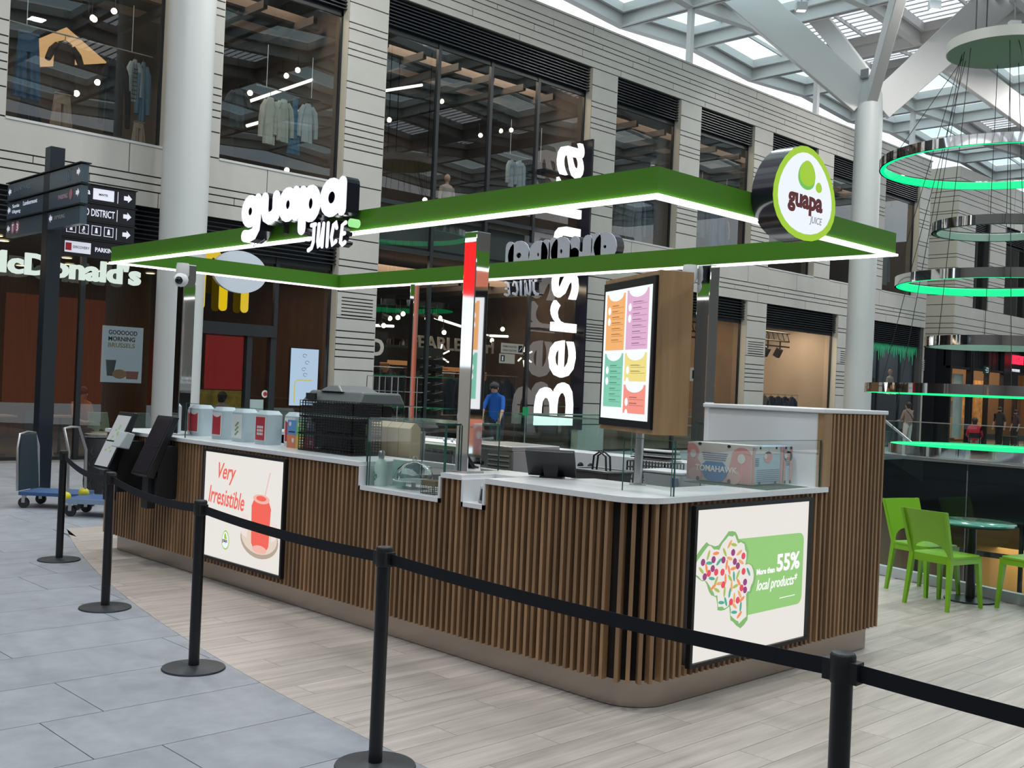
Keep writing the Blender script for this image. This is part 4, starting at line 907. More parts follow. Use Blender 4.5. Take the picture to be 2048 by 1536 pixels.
for i, y0 in enumerate((5.62, 5.97)):
    t = thing('printed_carton', ('pale blue printed box with navy bands, nearer the wide pink box', 'pale blue printed box with navy bands, nearer the end wall')[i], 'box', (-3.62+.0*i, y0-.03, 1.112), math.radians(90))
    L_ = .34 if i == 0 else .30
    L_ = min(L_, 6.04-(y0-.03))if i else .34
    obj('box', MB().box((0, 0, .012), (L_, .10, .245)), BLU, t, bevel=.003)
    pm('pink_edge', [[(0, .012), (.025, .012), (.025, .24), (0, .24)]], (0, 0, 0), X3, .001, t, PINK); pm('pink_spot', [ell(L_*.5, .18, .05, .035, 14)], (0, 0, 0), X3, .001, t, PINK); pm('white_star', [ell(L_*.5-.03, .185, .018, .018, 6)], (0, 0, 0), X3, .0022, t, CRM)
    pm('pink_edge', [[(L_-.03, .012), (L_, .012), (L_, .24), (L_-.03, .24)]], (0, 0, 0), X3, .001, t, PINK); pm('cream_flap', [[(.03, .2), (L_-.03, .2), (L_-.05, .24), (.05, .24)]], (0, 0, 0), X3, .001, t, CRM)
    for k in range(5): pm('navy_band', [[(.03, .125+.011*k), (.07, .125+.011*k), (.07, .129+.011*k), (.03, .129+.011*k)]], (0, 0, 0), X3, .001, t, LINE)
    lines = []
    for k in range(7): pm('print_line', [[(.05, .10-.012*k), (L_-.04, .10-.012*k), (L_-.04, .102-.012*k), (.05, .102-.012*k)]], (0, 0, 0), X3, .001, t, LINE)
    for px_ in (.08, L_-.08): obj('hole', MB().plate(ell(px_, .235, .01, .008, 10), (0, -.001, 0), X3, Z3, .002), BLACK, t); obj('slot', MB().plate(ell(px_, .02, .01, .012, 10), (0, -.002, 0), X3, Z3, .0022), BLACK, t)
t = thing('green_mat', 'dark green mat under the printed boxes', 'mat', (-4.02, 5.45, 1.112-.0), math.radians(3)); obj('sheet', MB().box((0, 0, 0), (.58, .5, .004)), mat('mat_green', (.01, .05, .025), .7), t)
# order screens at the left end
def kioskscreen(label, x, y, lit):
    t = thing('order_screen', label, 'screen', (x, y, 0), 0)
    hx, z0, z1, yo = .15, .80, 1.29, .22
    def hx_(a, b): return [(a, 0-b, z0), (hx*2-a, -b, z0), (hx*2-a, yo-b, z1), (a, yo-b, z1)]
    m_ = MB(); lo = [(-hx, 0, z0), (hx, 0, z0), (hx, yo, z1), (-hx, yo, z1)]; hi = [(-hx, .07, z0-.03), (hx, .07, z0-.03), (hx, yo+.05, z1-.01), (-hx, yo+.05, z1-.01)]; m_.hexa(lo, hi); obj('housing', m_, BLKP, t, bevel=.008)
    d = Vector((0, yo, z1-z0)).normalized(); nrm = Vector((1, 0, 0)).cross(d)
    obj('display', MB().plate([(-hx+.02, .02), (hx-.02, .02), (hx-.02, .50), (-hx+.02, .50)], Vector((0, 0, z0))+nrm*.0008, X3, d, .0012), glow('order_display', (.42, .44, .46), .8) if lit else mat('dark_display', (.03, .025, .03), .12), t)
    if lit:
        m2 = MB()
        for k in range(12): m2.plate(ell(random.uniform(-.06, .06), random.uniform(.15, .4), .018, .012, 8), Vector((0, 0, z0))+nrm*.002, X3, d, .001)
        o = obj('leaf_pattern', m2, glow('order_leaf', (.22, .42, .16), .8), t); o['kind'] = 'stuff'
    obj('wall_bracket', MB().box((-.12, .10, .60), (.14, .27 if not lit else .40, 1.04)), BLACK, t); obj('cable_box', MB().box((-.05, .06, .52), (.06, .13, .82)), BLACK, t)
    if lit: obj('card_reader', MB().hexa([(.15, .02, 1.0), (.30, .02, 1.0), (.30, .12, .98), (.15, .12, .98)], [(.15, .1, 1.13), (.30, .1, 1.13), (.30, .17, 1.11), (.15, .17, 1.11)]), mat('reader_grey', (.45, .5, .52), .35) if lit else BLACK, t, bevel=.008)
kioskscreen('tilted order screen with leafy picture left of the kiosk', -9.16, 3.98, True); kioskscreen('tilted order screen with dark display in front of the walnut slats', -8.50, 4.02, False)

# ------------------------------------------------------------------ belt barriers
BP = [(-9.302, 3.72), (-7.27, 3.24), (-5.514, 2.982), (-3.665, 2.854), (-1.493, 2.806)]
bl = ['black belt barrier post farthest left, beyond the others', 'black belt barrier post in front of the order screens', 'black belt barrier post before the drink poster', 'black belt barrier post before the middle of the kiosk', 'black belt barrier post nearest the camera at lower right']
SH = MB().lathe([(.030, .012), (.030, .90)], n=24).mesh('shaft', BLKP, True)
HD = MB().lathe([(.033, .86), (.036, .865), (.036, .937), (.033, .943), (.031, .945), (.022, .940)], n=24).mesh('head', BLACK, True)
BS = MB().lathe([(.172, 0), (.175, .004), (.172, .010), (.05, .018), (.04, .022)], n=48).mesh('base_plate', mat('rubber_base', (.022, .026, .032), .5), True)
BC = MB().box((.028, -.022, .865), (.052, .022, .925)).mesh('belt_clip', BLACK)
dirs = []
for i, (x, y) in enumerate(BP):
    t = thing('belt_barrier', bl[i], 'barrier post', (x, y, 0), 0, 'belt barrier posts')
    link('shaft', SH, t); link('head', HD, t); link('base_plate', BS, t)
    for j in (i-1, i+1):
        q2 = BP[j] if 0 <= j < len(BP) else ((x+2.2, y+.1) if j >= len(BP) else None)
        if q2: a = math.atan2(q2[1]-y, q2[0]-x); link('belt_clip', BC, t, None, (0, 0, a))
BELT = mat('belt_webbing', (.006, .008, .013), .7, spec=.3)
bw = ['black belt between the two farthest barrier posts', 'black belt from the order screens to the poster post', 'black belt crossing the drink poster', 'long black belt crossing the map poster', 'black belt leaving the frame at lower right']
for i in range(5):
    a = Vector((*BP[i], 0)); b = Vector((*(BP[i+1] if i < 4 else (.9, 2.9)), 0)); d = (b-a).normalized(); a += d*.05; b -= d*.05
    n = 16; lo, hi = [], []; sag = (.05, .035, .02, .02, .03)[i]; m_ = MB(); nr = Vector((-d.y, d.x, 0))*.0008
    L = []
    for k in range(n+1):
        f = k/n; p = a.lerp(b, f); s = sag*4*f*(1-f); L.append((p, .872-s, .920-s))
    for k in range(n):
        (p, l0, h0), (q_, l1, h1) = L[k], L[k+1]
        m_.hexa([(p.x-nr.x, p.y-nr.y, l0), (p.x+nr.x, p.y+nr.y, l0), (p.x+nr.x, p.y+nr.y, h0), (p.x-nr.x, p.y-nr.y, h0)], [(q_.x-nr.x, q_.y-nr.y, l1), (q_.x+nr.x, q_.y+nr.y, l1), (q_.x+nr.x, q_.y+nr.y, h1), (q_.x-nr.x, q_.y-nr.y, h1)])
    t = obj('barrier_belt', m_, BELT); tag(t, bw[i], 'belt', 'barrier belts')

# ------------------------------------------------------------------ chairs and table
def chair(label, x, y, rz):
    t = thing('plastic_chair', label, 'chair', (x, y, 0), rz, 'green plastic chairs')
    S = .43
    if 'ch_seat' not in _UM:
        pl = rrect(-.205, -.20, .205, .20, .06, 5); m_ = MB(); m_.hexa([(p[0], p[1], S-.012-.0*abs(p[1])) for p in pl], [(p[0], p[1], S+.004) for p in pl]); _UM['ch_seat'] = m_.mesh('seat', CHAIRG)
        ap = MB()
        for y0 in (-.2, .185): ap.hexa([(-.19, y0, S-.06), (.19, y0, S-.06), (.19, y0+.015, S-.06), (-.19, y0+.015, S-.06)], [(-.2, y0, S-.01), (.2, y0, S-.01), (.2, y0+.015, S-.01), (-.2, y0+.015, S-.01)])
        for x0 in (-.2, .185): ap.box((x0, -.19, S-.06), (x0+.015, .19, S-.01))
        _UM['ch_ap'] = ap.mesh('seat_rim', CHAIRG)
        bk_ = MB(); NX, nz_ = 14, 12; h0, h1 = S-.01, .80; vs = []; fs = []
        def pt(i, j, s):
            u_ = -1+2*i/NX; w_ = .195+.02*j/nz_; arch = S+.11*max(0, 1-(u_/.86)**2)**.5 if abs(u_) < .86 else h0
            z = arch+(h1-arch)*j/nz_; yb = -.195-.10*max(0, (z-S)/(h1-S))**1.3-.02*(1-u_*u_)+.012*s
            return (u_*w_, yb, z)
        for s in (0, 1):
            for j in range(nz_+1):
                for i in range(NX+1): vs.append(pt(i, j, s))
        W1 = (NX+1)*(nz_+1)
        for j in range(nz_):
            for i in range(NX):
                a = j*(NX+1)+i; fs.append((a, a+1, a+NX+2, a+NX+1)); fs.append((W1+a, W1+a+NX+1, W1+a+NX+2, W1+a+1))
        for i in range(NX): fs.append((i, W1+i, W1+i+1, i+1)); a = nz_*(NX+1)+i; fs.append((a, a+1, W1+a+1, W1+a))
        for j in range(nz_): a = j*(NX+1); b = a+NX+1; fs.append((a, b, W1+b, W1+a)); a += NX; b += NX; fs.append((a, W1+a, W1+b, b))
        bk_.add(vs, fs); _UM['ch_back'] = bk_.mesh('backrest', CHAIRG, True)
        for nm, top, bot in (('fl', (.175, .175, S-.01), (.2, .205, 0)), ('bl', (.18, -.185, S), (.205, -.235, 0))):
            m_ = MB(); 
            for q1, r1, q2, r2 in ((top, .021, bot, .013),): m_.hexa([(q1[0]+a*r1, q1[1]+b*r1, q1[2]) for a, b in ((-1, -1), (1, -1), (1, 1), (-1, 1))], [(q2[0]+a*r2, q2[1]+b*r2, q2[2]) for a, b in ((-1, -1), (1, -1), (1, 1), (-1, 1))])
            _UM['ch_'+nm] = m_.mesh('leg', CHAIRG)
        m_ = MB()
        _UM['ch_post'] = MB().hexa([(.18-.014, -.20, S-.02), (.18+.022, -.20, S-.02), (.18+.022, -.17, S-.02), (.18-.014, -.17, S-.02)], [(.212-.014, -.315, .80), (.212+.006, -.315, .80), (.212+.006, -.29, .80), (.212-.014, -.29, .80)]).mesh('back_post', CHAIRG)
    link('seat', _UM['ch_seat'], t); link('seat_rim', _UM['ch_ap'], t); link('backrest', _UM['ch_back'], t)
    for s in (1, -1):
        for k in ('ch_fl', 'ch_bl'): link('leg', _UM[k], t, None, None, (s, 1, 1))
        link('back_post', _UM['ch_post'], t, None, None, (s, 1, 1))
    return t
chair('green plastic chair nearest the kiosk with its back to the camera', -3.83, 8.85, -.22)
chair('green plastic chair farther back, beside the kiosk end wall', -4.21, 9.30, -PI/2-.3)
chair('green plastic chair cut by the right edge of the frame', -3.27, 9.30, PI/2-.25)
t = thing('round_table', 'small round table with glossy teal top and black pedestal', 'table', (-3.80, 9.30, 0))
obj('table_top', MB().lathe([(.335, .655), (.345, .66), (.345, .672), (.34, .676)], n=48), TEALT, t, smooth=True); obj('top_edge', MB().lathe([(.34, .645), (.346, .648), (.346, .658)], n=48), BLACK, t)
obj('pedestal', MB().lathe([(.038, .02), (.038, .648)], n=24), BLKP, t, smooth=True); obj('base_plate', MB().lathe([(.21, 0), (.213, .004), (.21, .012), (.04, .022)], n=48), BLKP, t, smooth=True)

# ------------------------------------------------------------------ atrium balustrades
t = thing('glass_balustrade', 'glass balustrade along the void behind the green chairs', 'balustrade', (-5.5, 10.04, 0))
d = Vector((1, -.262, 0)).normalized(); n_ = Vector((.262, 1, 0)).normalized(); L_ = 1.55
for k in range(6):
    a = d*(L_*k+.01); b = d*(L_*(k+1)-.01)
    obj('glass_panel', MB().bar(a+Vector((0, 0, .6)), b+Vector((0, 0, .6)), .015, 1.1), GLC, t)
obj('base_channel', MB().bar(Vector((0, 0, .045)), d*L_*6+Vector((0, 0, .045)), .07, .09), mat('channel_grey', (.50, .54, .58), .35), t); obj('handrail', MB().bar(Vector((0, 0, 1.16)), d*L_*6+Vector((0, 0, 1.16)), .03, .02), INOX, t)
for nm, p0, d_, n_p, L_, lab in (('glass_balustrade', (-9.2, 15.45, 0), Vector((-1, 0, 0)), 4, 1.6, 'glass balustrade in front of the clothes store'), ('glass_balustrade', (-15.95, 15.6, 0), Vector((0, 1, 0)), 11, 1.6, 'glass balustrade running away beside the left walkway'), ('glass_balustrade', (-15.8, 33.28, 0), Vector((1, 0, 0)), 8, 1.6, 'far glass balustrade before the glowing restaurant')):
    t = thing(nm, lab, 'balustrade', p0)
    for k in range(n_p): obj('glass_panel', MB().bar(d_*(L_*k+.01)+Vector((0, 0, .58)), d_*(L_*(k+1)-.01)+Vector((0, 0, .58)), .015, 1.04), GLC, t)
    obj('handrail', MB().bar(Vector((0, 0, 1.12)), d_*L_*n_p+Vector((0, 0, 1.12)), .03, .03), INOX, t); obj('base_channel', MB().bar(Vector((0, 0, .04)), d_*L_*n_p+Vector((0, 0, .04)), .06, .07), INOX, t)

# ------------------------------------------------------------------ columns
t = thing('round_column', 'tall white round column behind the left end of the kiosk', 'column', (-18.55, 9.43, 0))
obj('shaft', MB().lathe([(.425, .15), (.425, 13.5)], n=40), COLW, t, smooth=True); obj('base_ring', MB().lathe([(.45, 0), (.45, .15)], n=40), INOX, t, smooth=True)
def arm(t, base, end, w0, w1, th, m=STEEL, name='arm'):
    b, e = Vector(base), Vector(end); d = (e-b).normalized(); s = d.cross(Z3).normalized(); u = s.cross(d).normalized()
    lo = [b+s*a*th/2+u*c*w0/2 for a, c in ((-1, -1), (1, -1), (1, 1), (-1, 1))]; hi = [e+s*a*th/2+u*c*w1/2 for a, c in ((-1, -1), (1, -1), (1, 1), (-1, 1))]
    return obj(name, MB().hexa(lo, hi), m, t, bevel=.02)
t = thing('tree_column', 'white branching steel column rising beyond the egg sign', 'column', (-15.86, 30, 0))
obj('shaft', MB().lathe([(.40, 0), (.40, 10.2), (.36, 10.9), (.22, 11.5)], n=40), COLW, t, smooth=True)
arm(t, (-.15, -.1, 10.75), (-3.3, -2.9, 14.3), .9, 1.15, .22); arm(t, (.12, -.12, 10.85), (2.55, -3.1, 13.3), .55, .75, .3)
arm(t, (.2, .15, 10.55), (3.3, 3.3, 14.9), .9, 1.15, .22); arm(t, (-.1, .1, 11.4), (-2.5, .2, 14.4), .4, .6, .25)
obj('joint', MB().box((-.16, -.35, 11.35), (.1, .05, 11.65)), mat('joint_grey', (.25, .25, .26), .4), t, bevel=.03)
t = thing('tree_column', 'branching steel column outside the frame at right, one arm in view', 'column', (-12.2, 41.5, 0))
obj('shaft', MB().lathe([(.38, 0), (.38, 9.4), (.2, 10.2)], n=32), COLW, t, smooth=True)
arm(t, (0, 0, 9.6), (-3.9, -6.0, 13.5), .8, .95, .22); arm(t, (0, 0, 9.6), (3.3, 3.5, 13.9), .9, 1.1, .22)
for i, (x, y, z) in enumerate(((-13.6, 29.2, 12.9), (-12.2, 31.3, 12.6), (-9.0, 33.0, 12.9), (-8.4, 38.5, 12.2), (-16.5, 27.0, 12.9), (-12.0, 22.0, 12.8))):
    t = thing('roof_floodlight', ('small white floodlight under the roof left of the tree arms', 'small white floodlight right of the branching column', 'small white floodlight above the largest ring', 'small white floodlight at the far right of the roof', 'small white floodlight over the left tree arm', 'small white floodlight high over the rings')[i], 'floodlight', (x, y, z), .8)
    obj('housing', MB().box((-.16, -.1, -.12), (.16, .1, .12)), WHITE, t, bevel=.02); obj('lamp_glass', MB().box((-.12, -.08, -.13), (.12, .08, -.121)), glow('flood_glass', (1, 1, .97), 3), t); obj('bracket', MB().bar((0, 0, .12), (0, 0, RZ-z+.1), .03), INOX, t)

# ------------------------------------------------------------------ ring chandelier
GR_ = glow('green_light', (0, 1, .30), 1.15); GRU = mat('unlit_diffuser', (.32, .44, .40), .5)
rings = [((-9.3, 23.38, 6.9), 2.45, True, 'largest glowing green ring, highest of the chandelier rings'), ((-9.3, 23.39, 5.51), 1.32, False, 'unlit ring, second from the top of the chandelier'), ((-9.29, 23.4, 4.34), 2.04, True, 'glowing green ring, third from the top, cut by the frame'), ((-9.27, 23.43, 3.04), 1.42, False, 'unlit ring in front of the red lettered shop'), ((-9.24, 23.47, 2.0), 2.66, True, 'wide glowing green ring just above eye level'), ((-9.2, 23.51, .71), 2.16, True, 'lowest glowing green ring, near the far floor edge')]
for c, r, lit, lb in rings:
    t = thing('ring_lamp', lb, 'lamp', c, 0, 'ring chandelier lamps')
    h = .10
    obj('outer_band', MB().lathe([(r, -h), (r, h), (r-.03, h), (r-.03, -h)], n=96, close=False).add([], []), CHROME, t, smooth=True)
    me = MB(); n = 96; me.lathe([(r-.031, -h), (r-.031, h*.75), (r-.11, h*.5), (r-.11, -h)], n=n, close=False); obj('diffuser', me, GR_ if lit else GRU, t, smooth=True)
t = thing('chandelier_canopy', 'flat round white ceiling plate that carries the ring cables', 'ceiling plate', (-9.29, 23.37, 9.30))
obj('disc', MB().lathe([(1.17, -.02), (1.17, .2), (1.1, .22)], n=64), mat('plate_white', (.62, .62, .58), .5), t, smooth=True); obj('underside', MB().lathe([(1.14, -.03), (1.14, -.02)], n=64), mat('plate_under', (.30, .34, .29), .5), t)
CB = mat('cable_black', (.01, .01, .01), .5)
rn = ('largest green', 'upper unlit', 'third green', 'lower unlit', 'wide eye level green', 'lowest green'); sd_ = ('left', 'far right', 'near right')
for (c, r, lit, lb), a0, rn_ in zip(rings, (3.3, 3.9, 3.55, 4.2, 3.1, 3.7), rn):
    for j in range(3):
        a = a0+j*2*PI/3; t = obj('ring_cable', MB().tube([(-9.29+.85*math.cos(a), 23.37+.85*math.sin(a), 9.27), (c[0]+(r-.02)*math.cos(a), c[1]+(r-.02)*math.sin(a), c[2]+.10)], .0075, 5), CB)
        tag(t, 'thin cable from ceiling plate to %s side of the %s ring' % (sd_[j], rn_), 'cable', 'chandelier cables')
for a in (.4, 2.4, 4.4):
    t = obj('roof_cable', MB().tube([(-9.29+.9*math.cos(a), 23.37+.9*math.sin(a), 9.5), (-9.29+.9*math.cos(a), 23.37+.9*math.sin(a), 13.3)], .015, 5), CB); tag(t, 'black cable from the roof to the %s side of the round ceiling plate' % {.4: 'right', 2.4: 'rear left', 4.4: 'near'}[a], 'cable', 'roof cables of the chandelier')

# ------------------------------------------------------------------ signpost
t = thing('signpost', 'tall black direction signpost at the left of the kiosk', 'signpost', (-14.47, 5.5, 0))
PST = mat('post_navy', (.014, .022, .032), .35); BRD = mat('board_navy', (.008, .009, .016), .4); BRL = mat('board_painted_sheen', (.09, .125, .15), .22)  # the slate boards are paler: a glossy reflection is put into their colour
obj('post', MB().box((-.095, -.095, 0), (.095, .095, 4.56)), PST, t, bevel=.006)
def board(x0, x1, z0, z1, y, ax, m):
    """direction board lying along x (ax 0, facing the camera side) or y (ax 1, facing +x)"""
    if ax == 0: m_ = MB().box((x0, y-.045, z0), (x1, y+.045, z1)); 
    else: m_ = MB().box((y-.045, x0, z0), (y+.045, x1, z1))
    return obj('board', m_, m, t)
zb = [4.215, 3.955, 3.695]
for z in zb:
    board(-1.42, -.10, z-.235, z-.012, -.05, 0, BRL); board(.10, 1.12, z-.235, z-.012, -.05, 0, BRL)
    m_ = MB().box((-1.44, -.12, z+.0), (1.14, .02, z+.014)); obj('board_trim', m_, BLACK, t)
zc = [4.155, 3.905, 3.655, 3.405]
for z in zc: board(.06, 1.10, z-.235, z-.012, .02, 1, BRD); obj('board_trim', MB().box((-.05, .08, z-.008), (.08, 1.12, z+.004)), BLACK, t)
def arrow(o, u, s, m=WPRT, rot=0):
    a = [(0, .25), (.5, .25), (.5, 0), (1, .5), (.5, 1), (.5, .75), (0, .75)]
    if rot: a = [(1-p[0], p[1]) for p in a][::-1]
    obj('arrow', MB().plate([(p[0]*s, p[1]*s) for p in a], o, u, Z3, .003), m, t)
for z, s in zip(zc[:3], ('ma', 'OOD DISTRICT', '')):
    arrow((.066, .93, z-.18), Y3, .115); obj('divider', MB().box((.065, .84, z-.21), (.068, .848, z-.05)), WPRT, t)
text('lettering', 'ma', (.066, .34, 4.155-.145), Y3, Z3, .12, .055, .003, WPRT, t, .02); obj('name_plate', MB().box((.065, .50, 4.155-.20), (.068, .79, 4.155-.05)), WPRT, t); text('lettering', 'MAITE', (.069, .58, 4.155-.14), Y3, Z3, .12, .03, .001, BRD, t, .02)
text('lettering', 'FOOD DISTRICT', (.066, .24, 3.905-.18), Y3, Z3, .57, .10, .003, WPRT, t, .015)
for k, yy in enumerate((.19, .36, .53, .70)):
    m_ = MB()
    for a, b in (((0, 0), (.13, .008)), ((0, .122), (.13, .13)), ((0, 0), (.008, .13)), ((.122, 0), (.13, .13))): m_.plate([(a[0], a[1]), (b[0], a[1]), (b[0], b[1]), (a[0], b[1])], (.066, yy-.03, 3.655-.185), Y3, Z3, .003)
    m_.plate(ell(.065, .09, .014, .014, 10), (.066, yy-.03, 3.655-.185), Y3, Z3, .003)
    if k == 1: m_.ribbon(ring(.068, .045, .025, .025, 60, 300, 10), .008, (.066, yy-.03, 3.47), Y3, Z3, .003); m_.plate([(.058, .04), (.07, .04), (.07, .08), (.058, .08)], (.066, yy-.03, 3.47), Y3, Z3, .003)
    else: m_.plate([(.045, .03), (.085, .03), (.078, .078), (.052, .078)], (.066, yy-.03, 3.47), Y3, Z3, .003)
    o = obj('pictogram', m_, WPRT, t); o['kind'] = 'stuff'
obj('name_plate', MB().box((.065, .15, 3.205), (.068, .50, 3.355)), WPRT, t); obj('red_square', MB().box((.068, .16, 3.23), (.0695, .24, 3.33)), mat('sign_red', (.5, .01, .03), .5), t); text('lettering', 'DISCOVERY', (.069, .26, 3.265), Y3, Z3, .22, .035, .001, BRD, t, .01)
text('lettering', 'PARKING', (.066, .56, 3.25), Y3, Z3, .29, .06, .003, WPRT, t, .03)
obj('blue_disc', MB().plate(ell(.92, 3.335, .042, .042, 20), (.066, 0, 0), Y3, Z3, .003), glow('disc_blue', (.02, .35, .85), .9), t); obj('yellow_disc', MB().plate(ell(.92, 3.25, .042, .042, 20), (.066, 0, 0), Y3, Z3, .003), glow('disc_yellow', (.75, .72, .05), .9), t)
text('lettering', 'C', (.0695, .905, 3.315), Y3, Z3, .03, .04, .001, BRD, t, .01); text('lettering', 'B', (.0695, .907, 3.23), Y3, Z3, .028, .04, .001, BRD, t, .01)
for z in zb: arrow((-1.38, -.097, z-.17), X3, .10, rot=1)
arrow((.98, -.097, zb[0]-.15), X3, .10); arrow((.98, -.097, zb[1]-.15), X3, .10); arrow((.14, -.097, zb[2]-.15), X3, .10, rot=1)
text('lettering', 'EVENTHALL', (-1.15, -.097, zb[0]-.14), X3, Z3, .6, .06, .003, mat('faded_print', (.25, .32, .36), .5), t); text('lettering', 'Sortie', (-1.2, -.097, zb[1]-.10), X3, Z3, .25, .05, .003, WPRT, t); text('lettering', 'Uitgang', (-1.2, -.097, zb[1]-.19), X3, Z3, .3, .06, .003, WPRT, t); text('lettering', 'Lambermont', (-.8, -.097, zb[1]-.10), X3, Z3, .5, .06, .003, WPRT, t)
for k, s in enumerate(('T', '3')):
    xx = -1.15+.17*k; obj('pink_disc', MB().plate(ell(xx, zb[2]-.12, .07, .085, 20), (0, -.097, 0), X3, Z3, .003), mat('disc_pink', (.55, .22, .27), .5), t); text('lettering', s, (xx-.03, -.1005, zb[2]-.17), X3, Z3, .06, .10, .001, WPRT, t, .01)
text('lettering', 'PARKING', (.42, -.097, zb[1]-.14), X3, Z3, .30, .06, .003, mat('pink_print', (.6, .4, .45), .5), t, .02); obj('pink_disc', MB().plate(ell(.82, zb[1]-.10, .05, .07, 20), (0, -.097, 0), X3, Z3, .003), mat('disc_pink', (.55, .22, .27), .5), t)
text('lettering', 'SAMSUNG', (.32, -.097, zb[2]-.13), X3, Z3, .34, .055, .003, mat('grey_print', (.30, .33, .34), .5), t, .02)
m_ = MB()
for a, b in (((.68, .03), (.688, .17)), ((.78, .03), (.788, .17)), ((.68, .03), (.788, .038)), ((.68, .162), (.788, .17)), ((.725, .06), (.74, .14))): m_.plate([(a[0], a[1]), (b[0], a[1]), (b[0], b[1]), (a[0], b[1])], (0, -.097, zb[0]-.21), X3, Z3, .003)
o = obj('lift_pictogram', m_, mat('faded_print', (.25, .32, .36), .5), t); o['kind'] = 'stuff'

# ------------------------------------------------------------------ platform trolleys and bin
def wheel(t, x, y, r=.062):
    obj('wheel', MB().lathe([(.02, -.016), (r, -.016), (r, .016), (.02, .016)], n=18), RUB, t, (x, y, r), (PI/2, 0, 0)); obj('fork', MB().box((x-.02, y-.022, r), (x+.02, y+.022, .15)), INOX, t)
BLUE = mat('deck_blue', (.04, .10, .24), .5)
t = thing('platform_trolley', 'blue platform trolley with solid dark panel handle by the signpost', 'trolley', (-13.02, 4.98, 0), .78)
obj('deck', MB().prism(rrect(-.18, -.26, .52, .26, .03), .15, .19), BLUE, t); 
for x, y in ((-.12, -.22), (.5, -.22), (-.12, .22), (.5, .22)): wheel(t, x, y)
obj('handle_panel', MB().hexa([(-.19, -.26, .2), (-.165, -.26, .2), (-.165, .26, .2), (-.19, .26, .2)], [(-.22, -.2, .86), (-.195, -.2, .86), (-.195, .2, .86), (-.22, .2, .86)]), mat('panel_petrol', (.018, .035, .045), .4), t, bevel=.008)
obj('handle_tube', MB().tube([(-.18, -.27, .2), (-.20, -.27, .7), (-.215, -.2, .86), (-.22, 0, .88), (-.215, .2, .86), (-.20, .27, .7), (-.18, .27, .2)], .014, 8), INOX, t, smooth=True)
obj('label_plate', MB().box((-.176, -.11, .48), (-.168, .11, .62)), mat('label_white', (.75, .75, .75), .5), t, None, (0, -.04, 0))
t = thing('platform_trolley', 'blue platform trolley with bent silver tube handle and yellow corners', 'trolley', (-12.05, 5.15, 0), .75)
obj('deck', MB().prism(rrect(-.2, -.26, .75, .26, .03), .165, .20), BLUE, t); obj('deck_rim', MB().box((-.2, -.27, .15), (.75, -.258, .205)).box((-.2, .258, .15), (.75, .27, .205)), mat('rim_blue', (.22, .30, .42), .4), t)
for x, y in ((-.14, -.2), (.62, -.2), (-.14, .2), (.62, .2)): wheel(t, x, y)
obj('handle_tube', MB().tube([(-.17, -.22, .2), (-.18, -.22, .72), (-.26, -.19, .98), (-.27, 0, .99), (-.26, .19, .98), (-.18, .22, .72), (-.17, .22, .2)], .016, 8), INOX, t, smooth=True)
for y in (-.23, .23): obj('corner_bumper', MB().ball((-.19, y, .22), .06, 12), mat('bumper_yellow', (.62, .55, .03), .4), t, smooth=True)
t = thing('litter_bin', 'round black patterned bin behind the silver trolley handle', 'bin', (-13.55, 5.95, 0))
obj('drum', MB().lathe([(.25, 0), (.25, .76), (.24, .78)], n=32), mat('bin_black', (.02, .02, .022), .5), t, smooth=True); obj('lid_ring', MB().lathe([(.25, .79), (.26, .80), (.26, .83), (.2, .835)], n=32), INOX, t, smooth=True)
m_ = MB()
for k in range(70):
    a = random.uniform(2.4, 6.2); z = random.uniform(.05, .65); L2 = random.uniform(.04, .1); b = a+random.uniform(-.15, .25); m_.bar((.252*math.cos(a), .252*math.sin(a), z), (.252*math.cos(b), .252*math.sin(b), z+L2), .01, .006)
o = obj('vein_pattern', m_, mat('bin_grey', (.07, .07, .075), .5), t); o['kind'] = 'stuff'

